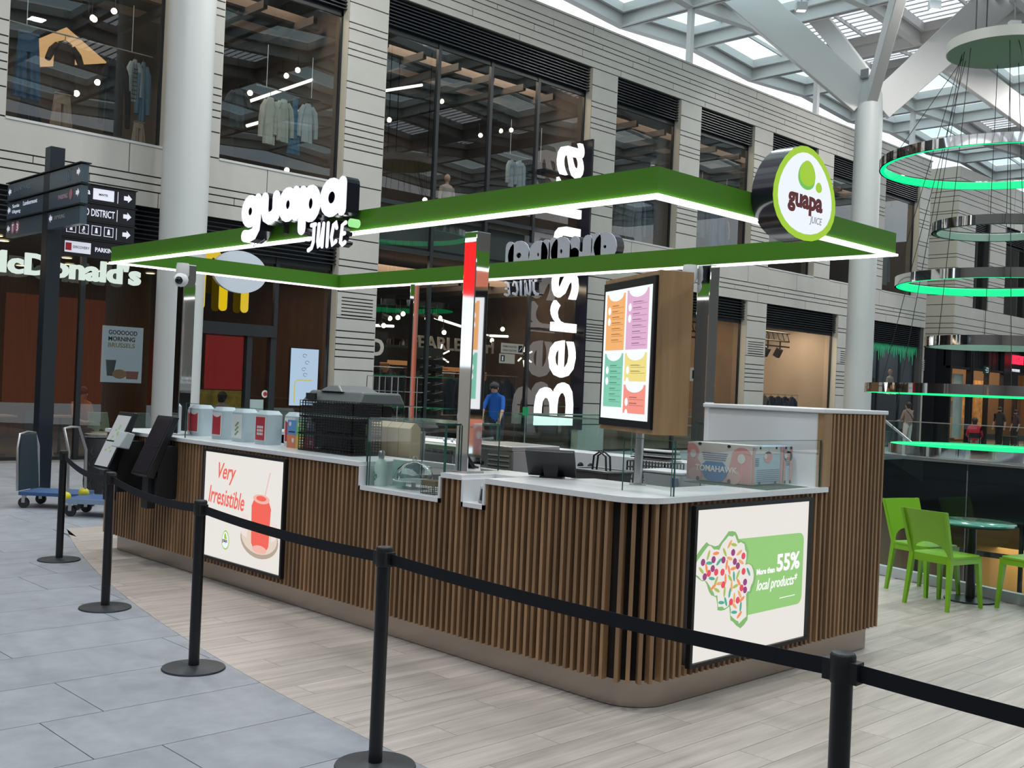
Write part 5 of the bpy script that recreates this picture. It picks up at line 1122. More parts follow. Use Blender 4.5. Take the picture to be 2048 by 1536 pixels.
# ------------------------------------------------------------------ garments in the shop windows
ORD = ['first', 'second', 'third', 'fourth', 'fifth', 'sixth', 'seventh', 'eighth', 'ninth', 'tenth', 'eleventh', 'twelfth', 'thirteenth', 'last']
def garment(label, kind, y0, y1, z0, z1, col, x=-20.05, group='clothes hung in the upper windows', hang=True, pat=None, nm=None):
    """hung garment facing +x: y and z extents, with folds and thickness"""
    W_, H_ = y1-y0, z1-z0; yc = (y0+y1)/2
    t = thing(nm or kind, label, {'trousers': 'trousers', 'jacket': 'jacket', 'shirt': 'shirt', 'dress': 'dress', 'tee_shirt': 't-shirt', 'skirt': 'skirt'}[kind], (x, yc, z0), 0, group)
    m = mat('cloth_%02d%02d%02d' % tuple(int(c*99) for c in col), col, .85)
    def hw(f):                                        # half width (0..1) at height fraction f, body only
        if kind == 'trousers': return .62+.30*(1-f)
        if kind == 'dress': return (.42 if f > .75 else .5+.5*(.75-f)/.75)
        if kind == 'skirt': return .6+.35*(1-f)
        return .56+.06*(1-f) if f < .86 else .56-.26*(f-.86)/.14
    m_ = MB(); seed = random.uniform(0, 6); NU, NV = 12, 10
    def sheet(fu0, fu1, f0, f1, flare=0.):
        vs = []; fs = []
        for s in (0, 1):
            for j in range(NV+1):
                f = f0+(f1-f0)*j/NV
                for i in range(NU+1):
                    u_ = i/NU; a, b = fu0(f), fu1(f); yy = a+(b-a)*u_
                    bulge = math.sin(PI*u_)**.5*.045+.018*math.sin(u_*14+seed+2*f)*(1.1-f)
                    vs.append(((bulge if s else -.03*math.sin(PI*u_)**.5), yy*W_/2, f*H_))
        W1 = (NU+1)*(NV+1)
        for j in range(NV):
            for i in range(NU): a = j*(NU+1)+i; fs += [(a, a+1, a+NU+2, a+NU+1), (W1+a, W1+a+NU+1, W1+a+NU+2, W1+a+1)]
        for i in range(NU): fs.append((i, W1+i, W1+i+1, i+1)); a = NV*(NU+1)+i; fs.append((a, a+1, W1+a+1, W1+a))
        for j in range(NV): a = j*(NU+1); b = a+NU+1; fs.append((a, b, W1+b, W1+a)); a += NU; b += NU; fs.append((a, W1+a, W1+b, b))
        m_.add(vs, fs)
    if kind == 'trousers':
        sheet(lambda f: -hw(f), lambda f: -.04, 0, .7); sheet(lambda f: .04, lambda f: hw(f), 0, .7); sheet(lambda f: -hw(f), lambda f: hw(f), .7, 1)
        obj('trouser_cloth', m_, m, t, smooth=True)
        obj('waistband', MB().box((-.035, -.62*W_/2, H_*.96), (.05, .62*W_/2, H_)), m, t)
    else:
        sheet(lambda f: -hw(f), lambda f: hw(f), 0, 1); obj('body_cloth', m_, m, t, smooth=True)
        if kind in ('shirt', 'jacket', 'tee_shirt'):
            e = .45 if kind == 'tee_shirt' else .02
            for s in (-1, 1):
                m2 = MB().tube([(0, s*.42*W_/2, H_*.93), (.01, s*.72*W_/2, H_*.78), (.015, s*.9*W_/2, H_*(.5 if kind != 'tee_shirt' else .62)), (.02, s*.95*W_/2, H_*(.12 if kind != 'tee_shirt' else .58))], [.05, .07, .06, .05], 8)
                obj('sleeve', m2, m, t, smooth=True)
    if pat:
        m2 = MB()
        for k in range(8): m2.box((.05, -.5*W_/2, H_*(.06+.1*k)), (.062, .5*W_/2, H_*(.07+.1*k)))
        for k in range(5): m2.box((.05, (-.44+.22*k)*W_/2, H_*.05), (.062, (-.42+.22*k)*W_/2, H_*.88))
        o = obj('check_pattern', m2, mat('check', pat, .85), t); o['kind'] = 'stuff'
    if hang: obj('hanger', MB().tube([(0, -W_*.2, H_*.97), (0, 0, H_*1.04), (0, W_*.2, H_*.97)], .008, 5).tube([(0, 0, H_*1.04), (0, 0, H_*1.12)], .006, 5), BLACK, t)
    return t
DEN = (.035, .085, .16); 
for a in (('washed blue jeans hanging at the far left of the first upper window', 'trousers', 6.78, 7.34, 6.47, 7.66, DEN), ('brown t-shirt hanging beside the blue jeans', 'tee_shirt', 7.38, 8.04, 6.72, 7.65, (.05, .022, .01)),
          ('dark charcoal trousers below the blue jeans', 'trousers', 6.88, 7.37, 6.06, 6.46, (.015, .015, .018)), ('sand coloured trousers below the brown t-shirt', 'trousers', 7.47, 7.93, 6.04, 6.70, (.42, .28, .19)),
          ('long black jacket right of the brown t-shirt', 'jacket', 8.40, 8.96, 6.13, 7.61, (.008, .009, .012)), ('white shirt with dark check beside the black jacket', 'shirt', 8.92, 9.17, 6.84, 7.65, (.55, .56, .58)),
          ('pale blue denim shirt half behind the white column', 'shirt', 9.1, 9.34, 6.49, 7.64, (.16, .27, .36)), ('cream trousers under the pale blue shirt', 'trousers', 9.02, 9.34, 6.04, 6.48, (.55, .42, .33)),
          ('dark grey t-shirt at the left of the second upper window', 'tee_shirt', 11.0, 11.56, 6.79, 7.57, (.035, .035, .035)), ('cream long sleeved shirt, first on the short rail', 'shirt', 11.81, 12.28, 6.59, 7.58, (.50, .47, .40)),
          ('grey green long sleeved shirt, second on the short rail', 'shirt', 12.15, 12.6, 6.7, 7.61, (.42, .43, .37)), ('long blue denim dress on the short rail', 'dress', 12.5, 12.82, 6.49, 7.67, (.05, .13, .21)), ('light grey knitted shirt, last on the short rail', 'shirt', 12.75, 13.21, 6.8, 7.65, (.44, .47, .47)),
          ('white narrow shirt on the left of the tall window rail', 'shirt', 19.05, 19.36, 6.84, 7.54, (.45, .47, .50)), ('pale grey shirt beside the narrow white one', 'shirt', 19.34, 19.66, 6.84, 7.57, (.52, .56, .60)), ('navy jacket right of the pale grey shirt in the tall window', 'jacket', 19.68, 20.02, 6.87, 7.59, (.01, .015, .025)), ('black jacket at the right end of the tall window rail', 'jacket', 20.0, 20.39, 6.85, 7.62, (.006, .007, .01)),
          ('bright blue top at the left of the fourth upper window', 'tee_shirt', 22.85, 23.2, 6.95, 7.6, (.02, .22, .5)), ('grey brown coat, second garment of the fourth window', 'jacket', 23.32, 23.83, 6.03, 7.4, (.10, .10, .10)), ('mid grey coat in the middle of the fourth window', 'jacket', 23.75, 24.3, 6.07, 7.45, (.15, .17, .19)), ('steel grey coat with broad sleeves in the fourth window', 'jacket', 24.1, 24.71, 6.08, 7.45, (.17, .21, .25)), ('navy coat right of the steel grey coat', 'jacket', 24.55, 25.2, 6.24, 7.45, (.02, .035, .06)),
          ('grey shirt at the left of the fifth upper window', 'shirt', 27.3, 27.8, 6.6, 7.6, (.13, .15, .17)), ('slate blue coat in the fifth upper window', 'jacket', 27.9, 28.5, 6.4, 7.65, (.10, .14, .18)), ('dark blue jacket in the fifth upper window', 'jacket', 28.4, 28.9, 6.45, 7.6, (.07, .10, .14)),
          ('pale coat in the last upper window of the long facade', 'jacket', 39.3, 40.0, 6.3, 7.6, (.25, .27, .28))):
    garment(*a, pat=(.02, .02, .03) if 'check' in a[0] else None)
for lb, y0, y1, z in (('thin clothes rail behind the first upper window', 6.6, 9.4, 7.78), ('short clothes rail behind the second upper window', 11.7, 13.3, 7.78), ('clothes rail high in the tall store window', 18.9, 20.5, 7.68), ('clothes rail behind the fourth upper window', 22.7, 25.3, 7.6), ('clothes rail behind the fifth upper window', 27.2, 29.1, 7.75)):
    t = thing('clothes_rail', lb, 'rail', (-20.05, y0, z), 0, 'rails in the upper windows'); obj('rod', MB().tube([(0, 0, 0), (0, y1-y0, 0)], .014, 6), INOX, t)
    for f in (.15, .85): obj('drop_rod', MB().tube([(0, (y1-y0)*f, 0), (0, (y1-y0)*f, .9)], .008, 5), WHITE, t)
# rows of clothes on the ground floor of the stores
dk = [(.012, .015, .025), (.02, .025, .04), (.008, .008, .01), (.03, .035, .045), (.015, .02, .018), (.05, .05, .055), (.02, .03, .055)]
dn = ['navy', 'slate', 'black', 'charcoal', 'dark olive', 'grey', 'ink blue']
for i in range(6):
    garment('%s jacket, number %s from the pillar on the near store rail' % (dn[i], ('one', 'two', 'three', 'four', 'five', 'six')[i]), 'jacket', 14.75+.33*i, 15.25+.33*i, .85, 1.95, dk[i], -20.6, 'jackets on the near store rail')
for i in range(7):
    garment('%s hooded top, number %s from the left on the far store rail' % (dn[i], ('one', 'two', 'three', 'four', 'five', 'six', 'seven')[i]), 'shirt', 17.7+.34*i, 18.25+.34*i, .9, 1.85, dk[i], -20.7, 'tops on the far store rail')
cl = [(.02, .02, .02), (.05, .07, .05), (.03, .03, .03), (.20, .16, .14), (.02, .03, .06), (.03, .05, .09), (.02, .03, .07), (.04, .06, .10)]
cn_ = ['black', 'moss green', 'charcoal', 'dusty beige', 'navy', 'denim blue', 'midnight', 'steel blue']
for i in range(8):
    garment('%s shirt, number %s from the left on the pale shop rail' % (cn_[i], ('one', 'two', 'three', 'four', 'five', 'six', 'seven', 'eight')[i]), 'shirt', 30.7+.45*i, 31.35+.45*i, .9, 1.75, cl[i], -20.6, 'shirts on the pale shop rail')
for lb, y0, y1, z, x in (('store rail behind the blender', 14.7, 17.0, 2.02, -20.6), ('store rail behind the man in blue', 17.6, 20.4, 1.95, -20.7), ('rail in the pale shop right of the post', 30.6, 34.6, 1.82, -20.6)):
    t = thing('floor_rail', lb, 'rail', (x, y0, 0)); obj('rod', MB().tube([(0, 0, z), (0, y1-y0, z)], .015, 6), INOX, t)
    for yy in (.05, y1-y0-.05): obj('upright', MB().tube([(0, yy, 0), (0, yy, z)], .012, 6), INOX, t)
for r_ in range(7):
    for c_ in range(2):
        t = thing('shoe', 'pale soled shoe on the %s column of the shelf, %s from the top' % (('left', 'right')[c_], ORD[6-r_] if r_ else 'last'), 'shoe', (-20.3, 16.65+.42*c_, 1.0+.21*r_), 0, 'shoes on the display column')
        obj('sole', MB().hexa([(0, 0, 0), (.1, 0, 0), (.1, .27, .05), (0, .27, .05)], [(0, 0, .02), (.1, 0, .02), (.1, .27, .07), (0, .27, .07)]), mat('sole', (.30, .27, .24), .6), t); obj('upper', MB().hexa([(0, 0, .02), (.1, 0, .02), (.1, .2, .055), (0, .2, .055)], [(.02, .01, .08), (.08, .01, .08), (.08, .12, .09), (.02, .12, .09)]), BLACK, t)
t = thing('shoe_stand', 'dark display column carrying the shoes', 'shelf', (-20.45, 16.6, 0)); obj('column_panel', MB().box((-.05, 0, 0), (0, .9, 2.55)), DARK, t)
for r_ in range(7): obj('shelf', MB().box((0, 0, .985+.21*r_), (.28, .85, .998+.21*r_)), BLACK, t)

# lit wooden shelving at the back of the store
for i, (y, z0, w_) in enumerate(((14.9, .9, 1.3), (17.2, .5, 1.6), (19.0, .4, 1.7))):
    t = thing('wall_shelf', ('lit wooden wall shelf behind the near store rail', 'lit wooden wall shelf behind the shoe column', 'lit wooden wall shelf behind the arrow panel')[i], 'shelf', (-22.6, y, z0)); WD = mat('shelf_wood', (.48, .27, .14), .6)
    obj('back_panel', MB().box((-.04, 0, 0), (0, w_, 1.75)), WD, t)
    for k in range(5): obj('shelf_board', MB().box((0, 0, .02+.4*k), (.35, w_, .05+.4*k)), WD, t)
    for f in (0, .5, 1): obj('divider', MB().box((0, (w_-.03)*f, .05), (.33, (w_-.03)*f+.03, 1.62)), WD, t)
    for k in range(4):
        for f in (.05, .55): obj('folded_pile', MB().box((.02, w_*f+.05, .051+.4*k), (.28, w_*f+w_*.36, .051+.4*k+random.uniform(.12, .28))), mat('pile_%d' % ((k*2+i) % 5), ((.03, .04, .06), (.25, .22, .2), (.02, .02, .02), (.12, .13, .15), (.35, .3, .28))[(k*2+i) % 5], .8), t)
# store signs and lettering
t = thing('store_sign', 'tall white lettering running up the store glass', 'sign', (-19.4, 19.6, .7))
text('lettering', 'Bershka', (.12, 1.43, .02), Z3, -Y3, 7.45, 1.40, .10, glow('bershka_white', (1, 1, 1), 1.35), t, .004)
obj('side_blade', MB().box((-.2, 1.80, -.1), (.16, 1.86, 7.7)), mat('sign_navy', (.02, .02, .032), .12), t)
for z in (.5, 2.5, 4.4, 6.6): obj('bracket', MB().box((-.2, .1, z), (.10, 1.8, z+.03)), BLACK, t)
o_ = (-19.28, 6.30, 3.245)
t = thing('restaurant_sign', 'pale lit bold lettering on the restaurant glass', 'sign', o_)
text('lettering', "McDonald's", (0, -.15, .0), Y3, Z3, 2.83, .40, .06, glow('restaurant_white', (.72, .85, .76), .9), t, .035)
t = thing('arch_logo', 'yellow double arch on the restaurant glass below the round white sign', 'logo', (-19.5, 10.8, 3.02)); m_ = MB(); 
def archp(cx, w_, h_, th=.17): 
    pts = [(cx-w_/2, 0)]+[(cx+w_/2*math.cos(PI-PI*k/10)*1., h_*.45+h_*.5*math.sin(PI*k/10)) for k in range(11)]+[(cx+w_/2, 0)]; return pts
m_.ribbon(archp(-.22, .48, 1.1), .16, (0, 0, 0), Y3, Z3, .04); m_.ribbon(archp(.27, .48, 1.1), .16, (0, 0, 0), Y3, Z3, .04); obj('arches', m_, glow('arch_yellow', (.80, .55, .01), .8), t)
t = thing('round_sign', 'round pale blue white sign hung on the restaurant facade', 'sign', (-19.2, 10.98, 3.72)); m_ = MB(); m_.plate(ell(0, 0, .60, .42, 40), (0, 0, 0), Y3, Z3, .08); obj('disc', m_, mat('pale_disc', (.62, .68, .76), .4), t); obj('arm_bracket', MB().box((-.14, -.05, .1), (0, .05, .2)), BLACK, t)
t = thing('window_poster', 'pale blue breakfast poster reading GOOOOOD MORNING BRUSSELS', 'poster', (-19.72, 8.50, 1.43)); obj('sheet', MB().box((0, 0, 0), (.006, .80, 1.06)), glow('poster_blue', (.34, .42, .47), .55), t)
text('lettering', 'GOOOOOD', (.0065, .12, .90), Y3, Z3, .56, .085, .002, BLACK, t, .02); text('lettering', 'MORNING', (.0065, .12, .78), Y3, Z3, .52, .085, .002, BLACK, t, .02); text('lettering', 'BRUSSELS', (.0065, .12, .66), Y3, Z3, .52, .085, .002, mat('ochre_print', (.42, .34, .12), .6), t, .02)
obj('cup_print', MB().plate([(.12, .12), (.24, .12), (.29, .42), (.09, .42)], (.006, 0, 0), Y3, Z3, .002), mat('cup_print', (.10, .11, .12), .5), t); obj('bun_print', MB().plate(ell(.36, .16, .14, .09, 20), (.009, 0, 0), Y3, Z3, .002), mat('bun_print', (.50, .30, .17), .6), t); obj('box_print', MB().plate([(.5, .07), (.72, .07), (.74, .22), (.48, .22)], (.006, 0, 0), Y3, Z3, .002), mat('box_print', (.42, .16, .14), .6), t)
t = thing('lit_menu', 'tall lit pale blue menu screen inside the restaurant', 'screen', (-20.1, 12.86, 1.06)); obj('housing', MB().box((-.06, -.02, -.02), (0, .73, 1.27)), BLACK, t); obj('display', MB().box((0, 0, 0), (.006, .71, 1.25)), glow('menu_blue', (.62, .78, 1), 1.1), t)
m_ = MB(); m_.ribbon([(.12, .06), (.12, .50), (.18, .56), (.55, .56)], .025, (.006, 0, 0), Y3, Z3, .002); obj('yellow_frame', m_, glow('menu_yellow', (.95, .72, .12), 1), t)
for k, (a, b) in enumerate(((.35, 1.1), (.42, .95), (.34, .8), (.38, .68))): m_ = MB(); m_.ribbon(ring(a, b, .05, .035, 0, 300, 10), .008, (.006, 0, 0), Y3, Z3, .002); obj('swirl', m_, mat('swirl_grey', (.3, .3, .35), .5), t)
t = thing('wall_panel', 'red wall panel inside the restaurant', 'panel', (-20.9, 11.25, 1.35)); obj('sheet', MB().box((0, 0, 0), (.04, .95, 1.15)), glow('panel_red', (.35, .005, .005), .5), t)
t = thing('wall_panel', 'mottled mustard wall panel below the red one', 'panel', (-20.9, 10.85, .3)); obj('sheet', MB().box((0, 0, 0), (.04, 1.3, 1.03)), mat('mustard', (.52, .34, .04), .7, noise=(5, .35)), t)
t = thing('wall_panel', 'dark red rounded booth panel beside the door', 'panel', (-20.9, 10.4, .3)); obj('sheet', MB().box((-.02, 0, 0), (.03, .6, 1.9)), mat('booth', (.10, .02, .015), .6), t)
t = thing('door_sticker', 'round red and white sticker on the restaurant door', 'sticker', (-19.6, 11.95, 1.3)); obj('disc', MB().plate(ell(0, 0, .08, .08, 20), (0, 0, 0), Y3, Z3, .004), mat('label_white', (.75, .75, .75), .5), t); obj('red_dot', MB().plate(ell(0, 0, .045, .045, 16), (.004, 0, 0), Y3, Z3, .002), RED, t)
t = thing('door_notice', 'pale square notice on the restaurant door', 'notice', (-19.6, 11.6, .92)); obj('sheet', MB().box((0, 0, 0), (.004, .32, .26)), mat('notice', (.40, .52, .50), .5), t)
for i, (x, y) in enumerate(sorted(((-20.3, 6.75), (-21.0, 7.1), (-24.3, 8.2), (-25.7, 9.1), (-22.0, 8.3), (-24.15, 9.6), (-23.0, 10.0), (-22.8, 9.0), (-25.0, 10.6), (-24.15, 11.5), (-22.0, 9.5), (-21.2, 12.2), (-22.6, 5.6), (-24.5, 6.4)), reverse=True)):
    t = thing('ceiling_light', '%s downlight from the window side in the restaurant ceiling' % ORD[i], 'ceiling light', (x, y, 3.985), 0, 'restaurant downlights'); obj('lens', MB().lathe([(.10, -.012), (.10, 0)], n=18), glow('downlight', (1, .80, .42), 4), t); obj('trim_ring', MB().lathe([(.10, -.008), (.125, -.004), (.125, 0)], n=18), WHITE, t)
for lb, y0, z0, w_, s1, s2 in (('white wayfinding panel with arrow hung in the store', 19.25, 2.55, .80, 'WOMAN COLLECTION', 'STRADA COLLECTION'),):
    t = thing('hanging_sign', lb, 'sign', (-20.2, y0, z0)); obj('plate', MB().box((0, 0, 0), (.02, w_, .26)), glow('sign_cream', (.62, .58, .50), .5), t); text('lettering', s1, (.021, .05, .15), Y3, Z3, .5, .05, .002, BLACK, t, .01); text('lettering', s2, (.021, .05, .05), Y3, Z3, .5, .05, .002, BLACK, t, .01); obj('arrow_tile', MB().box((.02, .62, .04), (.023, .77, .22)), BLACK, t)
    m_ = MB(); m_.ribbon([(.66, .09), (.73, .17)], .015, (.023, 0, 0), Y3, Z3, .002); obj('arrow', m_, WPRT, t)
t = thing('hanging_sign', 'white floor number sign below the arrow panel in the store', 'sign', (-20.2, 19.2, 2.28)); obj('plate', MB().box((0, 0, 0), (.02, .55, .25)), glow('sign_cream', (.62, .58, .50), .5), t); obj('number_tile', MB().box((.02, .04, .05), (.023, .18, .21)), BLACK, t); text('lettering', '1', (.0235, .08, .07), Y3, Z3, .05, .11, .002, WPRT, t, .02)
t = thing('wall_lettering', 'dim wall lettering FEARLESS across the store interior', 'lettering', (-21.4, 17.2, 2.45)); text('lettering', 'FEARLESSgirl', (0, 0, 0), Y3, Z3, 2.9, .45, .03, mat('letter_grey', (.28, .25, .22), .6), t, .02)
t = thing('wall_lettering', 'white block letters KH D on the dark store wall', 'lettering', (-21.4, 15.1, 2.3)); text('lettering', 'KH D', (0, 0, 0), Y3, Z3, 1.25, .42, .03, glow('letter_cream', (.7, .62, .55), .7), t, .03); obj('dark_board', MB().box((-.05, -.1, -.15), (-.01, 1.4, .6)), BLACK, t)
TUBE = glow('strip_light', (1, .93, .78), 3.0)
for lb, x, a, b in (('bright strip light behind the second upper window, upper one', -21.5, (12.36, 7.8), (14.1, 8.72)), ('bright strip light behind the second upper window, lower one', -21.5, (12.34, 7.25), (14.1, 8.05)), ('bright strip light at the upper left of the tall window', -21.5, (15.3, 8.6), (17.3, 9.3)), ('strip light over the near store rail', -22.5, (16.4, 3.1), (17.5, 3.14)), ('strip light in the middle of the store', -22.5, (18.9, 3.47), (19.9, 3.3)), ('strip light at the right of the store', -22.5, (20.6, 3.1), (21.7, 3.14))):
    t = obj('strip_light', MB().tube([(x, a[0], a[1]), (x, b[0], b[1])], .035, 8), TUBE); tag(t, lb, 'strip light', 'store strip lights')
ORD_ = ['first', 'second', 'third', 'fourth', 'fifth', 'sixth', 'seventh', 'eighth', 'ninth', 'tenth', 'eleventh', 'twelfth', 'thirteenth', 'last']
NSP = {}
def spots(lst, what, grp):
    for i, (y, z, x) in enumerate(sorted(lst)): spot('%s spotlight from the left %s' % (ORD[i] if i < len(lst)-1 else 'last', what), x, y, z, grp)
def spot(lb, x, y, z, grp):
    t = thing('spotlight', lb, 'spotlight', (x, y, z), random.uniform(-.6, .6), grp); obj('can', MB().lathe([(.05, 0), (.07, .05), (.06, .22)], n=12), BLACK, t, None, (0, -1.2, 0)); obj('bulb', MB().ball((0.0, 0, 0), .062, 10), glow('bulb', (1, .82, .55), 9), t); obj('stem', MB().tube([(-.1, 0, .05), (-.1, 0, .35)], .012, 5), BLACK, t)
spots(((8.99, 8.87, -22), (9.15, 8.95, -22.3), (9.43, 9.13, -22), (9.15, 7.58, -22), (8.53, 7.13, -21.5), (13.3, 8.6, -21.5), (13.6, 8.8, -21.5), (12.39, 8.0, -21.5), (13.3, 6.4, -21.3), (13.0, 6.28, -21.3)), 'glowing inside the first two upper windows', 'spotlights of the first upper windows')
spots(((16.3, 8.2, -21.5), (20.6, 8.85, -22), (21.0, 8.95, -22), (20.2, 8.7, -22.4), (17.15, 6.28, -21), (15.29, 6.29, -21), (15.9, 6.5, -21.4), (18.4, 9.2, -22)), 'in the upper half of the tall window', 'spotlights of the tall window')
spots(((17.58, 4.3, -22), (16.98, 3.3, -22), (17.24, 3.34, -22), (17.4, 3.45, -22), (18.2, 3.4, -22), (18.66, 3.44, -22), (16.79, 3.1, -22), (18.83, 3.06, -22), (21.0, 3.3, -22), (20.6, 2.96, -22)), 'over the ground floor of the store', 'spotlights of the ground floor store')
spots(((24.6, 8.3, -22), (25.6, 8.5, -22.5), (29.0, 8.9, -22.4), (27.4, 8.0, -21.6)), 'behind the fourth and fifth upper windows', 'spotlights of the far upper windows')
for i, y in enumerate((31.3, 32.1, 33.1, 33.9)):
    t = thing('track_spot', 'black track spotlight, %s from the left in the pale shop' % ('first', 'second', 'third', 'last')[i], 'spotlight', (-21, y, 3.47), 0, 'track spotlights'); obj('can', MB().box((-.1, -.09, -.32), (.1, .09, 0)), BLACK, t, None, (0, .5, 0)); obj('yoke', MB().box((-.02, -.02, 0), (.02, .02, .35)), BLACK, t)
for lb, y0, y1, x, z in (('black lighting truss in the pale shop', 30.6, 34.5, -21, 3.75), ('black lighting truss in the shop left of the post', 25.5, 29.0, -21, 3.75)):
    t = thing('lighting_truss', lb, 'truss', (x, y0, z)); L_ = y1-y0; m_ = MB()
    for zz in (0, .3): obj('chord', MB().tube([(0, 0, zz), (0, L_, zz)], .03, 6), BLACK, t)
    n = int(L_/.3)
    for k in range(n): m_.bar((0, L_*k/n, 0), (0, L_*(k+.5)/n, .3), .02); m_.bar((0, L_*(k+.5)/n, .3), (0, L_*(k+1)/n, 0), .02)
    o = obj('lattice', m_, BLACK, t); o['kind'] = 'stuff'; obj('track_bar', MB().box((-.03, 0, -.22), (.03, L_, -.17)), BLACK, t)
for i, (y, z) in enumerate(((18.13, 2.4), (21.2, 2.55))):
    t = thing('star_pendant', ('starburst pendant of short light tubes left in the store', 'starburst pendant of short light tubes beside the B of the sign')[i], 'pendant lamp', (-21.3, y, z))
    for k in range(6): a = k*PI/3+.5; obj('light_tube', MB().tube([(0, .12*math.cos(a), .12*math.sin(a)), (.05, .30*math.cos(a), .30*math.sin(a))], .022, 6), TUBE, t)
    obj('hub', MB().ball((0, 0, 0), .04, 8), BLACK, t)
# black ceiling beams and ducts inside the lofts
def beams(y0, y1, x0, x1, z, n, lb):
    t = thing('ceiling_duct', lb, 'duct', (x1, y0, z)); 
    for k in range(n):
        y = (y1-y0)*(k+.5)/n; obj('cross_duct', MB().box((x0-x1, y-.05, -.12), (0, y+.05, .05)), mat('duct', (.045, .035, .03), .6), t)
    for k in range(3): obj('long_duct', MB().box((-.9-1.3*k, 0, .06), (-.75-1.3*k, y1-y0, .25)), mat('duct2', (.10, .07, .055), .6), t)
beams(2.5, 13.8, -24.5, -20.2, 9.6, 9, 'dark ducts under the ceiling of the first two upper windows'); beams(14.6, 21.4, -24.5, -20.2, 9.6, 6, 'dark ducts under the ceiling of the tall window'); beams(22.4, 41, -24.5, -20.2, 9.6, 14, 'dark ducts under the ceiling of the far upper windows'); beams(14.6, 21.4, -25.5, -20.5, 4.3, 7, 'dark ducts under the ground floor store ceiling')
t = thing('orange_soffit', 'bright orange sloping ceiling panel in the first upper window', 'panel', (-21.6, 7.75, 7.55)); obj('sheet', MB().hexa([(0, -.1, -.1), (.05, -.1, -.1), (.05, 1.4, .35), (0, 1.4, .35)], [(0, -.1, .4), (.05, -.1, .4), (.05, .55, .85), (0, .55, .85)]), glow('soffit_orange_glow', (.9, .5, .2), .9), t)  # the panel's lit look is put in as a glow of its own
struct('trim_6', MB().box((-19.95, 14.6, 4.78), (-19.85, 19.6, 5.72)), mat('spandrel_grey', (.10, .11, .11), .6))
# mannequins
def mannequin(lb, x, y, z, col, shirt, s=1.):
    t = thing('mannequin', lb, 'mannequin', (x, y, z)); m = mat('mannequin_skin', col, .5)
    obj('head', MB().ball((0, 0, .52*s), .085*s, 14, sc=(1, .85, 1.25)), m, t, smooth=True); obj('neck', MB().lathe([(.045*s, .36*s), (.04*s, .46*s)], n=12), m, t, smooth=True)
    o = obj('torso', MB().lathe([(.14*s, -.3*s), (.13*s, -.1*s), (.16*s, .12*s), (.19*s, .27*s), (.15*s, .34*s), (.05*s, .38*s)], n=20), mat('mannequin_top', shirt, .8), t, smooth=True); o.scale = (.6, 1, 1)
    for q in (-1, 1): obj('arm', MB().tube([(0, q*.17*s, .30*s), (0, q*.23*s, .05*s), (.03, q*.21*s, -.25*s)], [.05*s, .045*s, .03*s], 8), mat('mannequin_top', shirt, .8), t, smooth=True)
    obj('stand_pole', MB().lathe([(.02, -.35), (.02, -.28*s)], n=8), INOX, t)
mannequin('peach coloured mannequin bust in the tall window', -20.2, 17.18, 6.22, (.62, .36, .24), (.55, .42, .36))
mannequin('brown mannequin bust in the fifth upper window', -20.2, 29.0, 7.0, (.30, .18, .12), (.25, .17, .13)); 

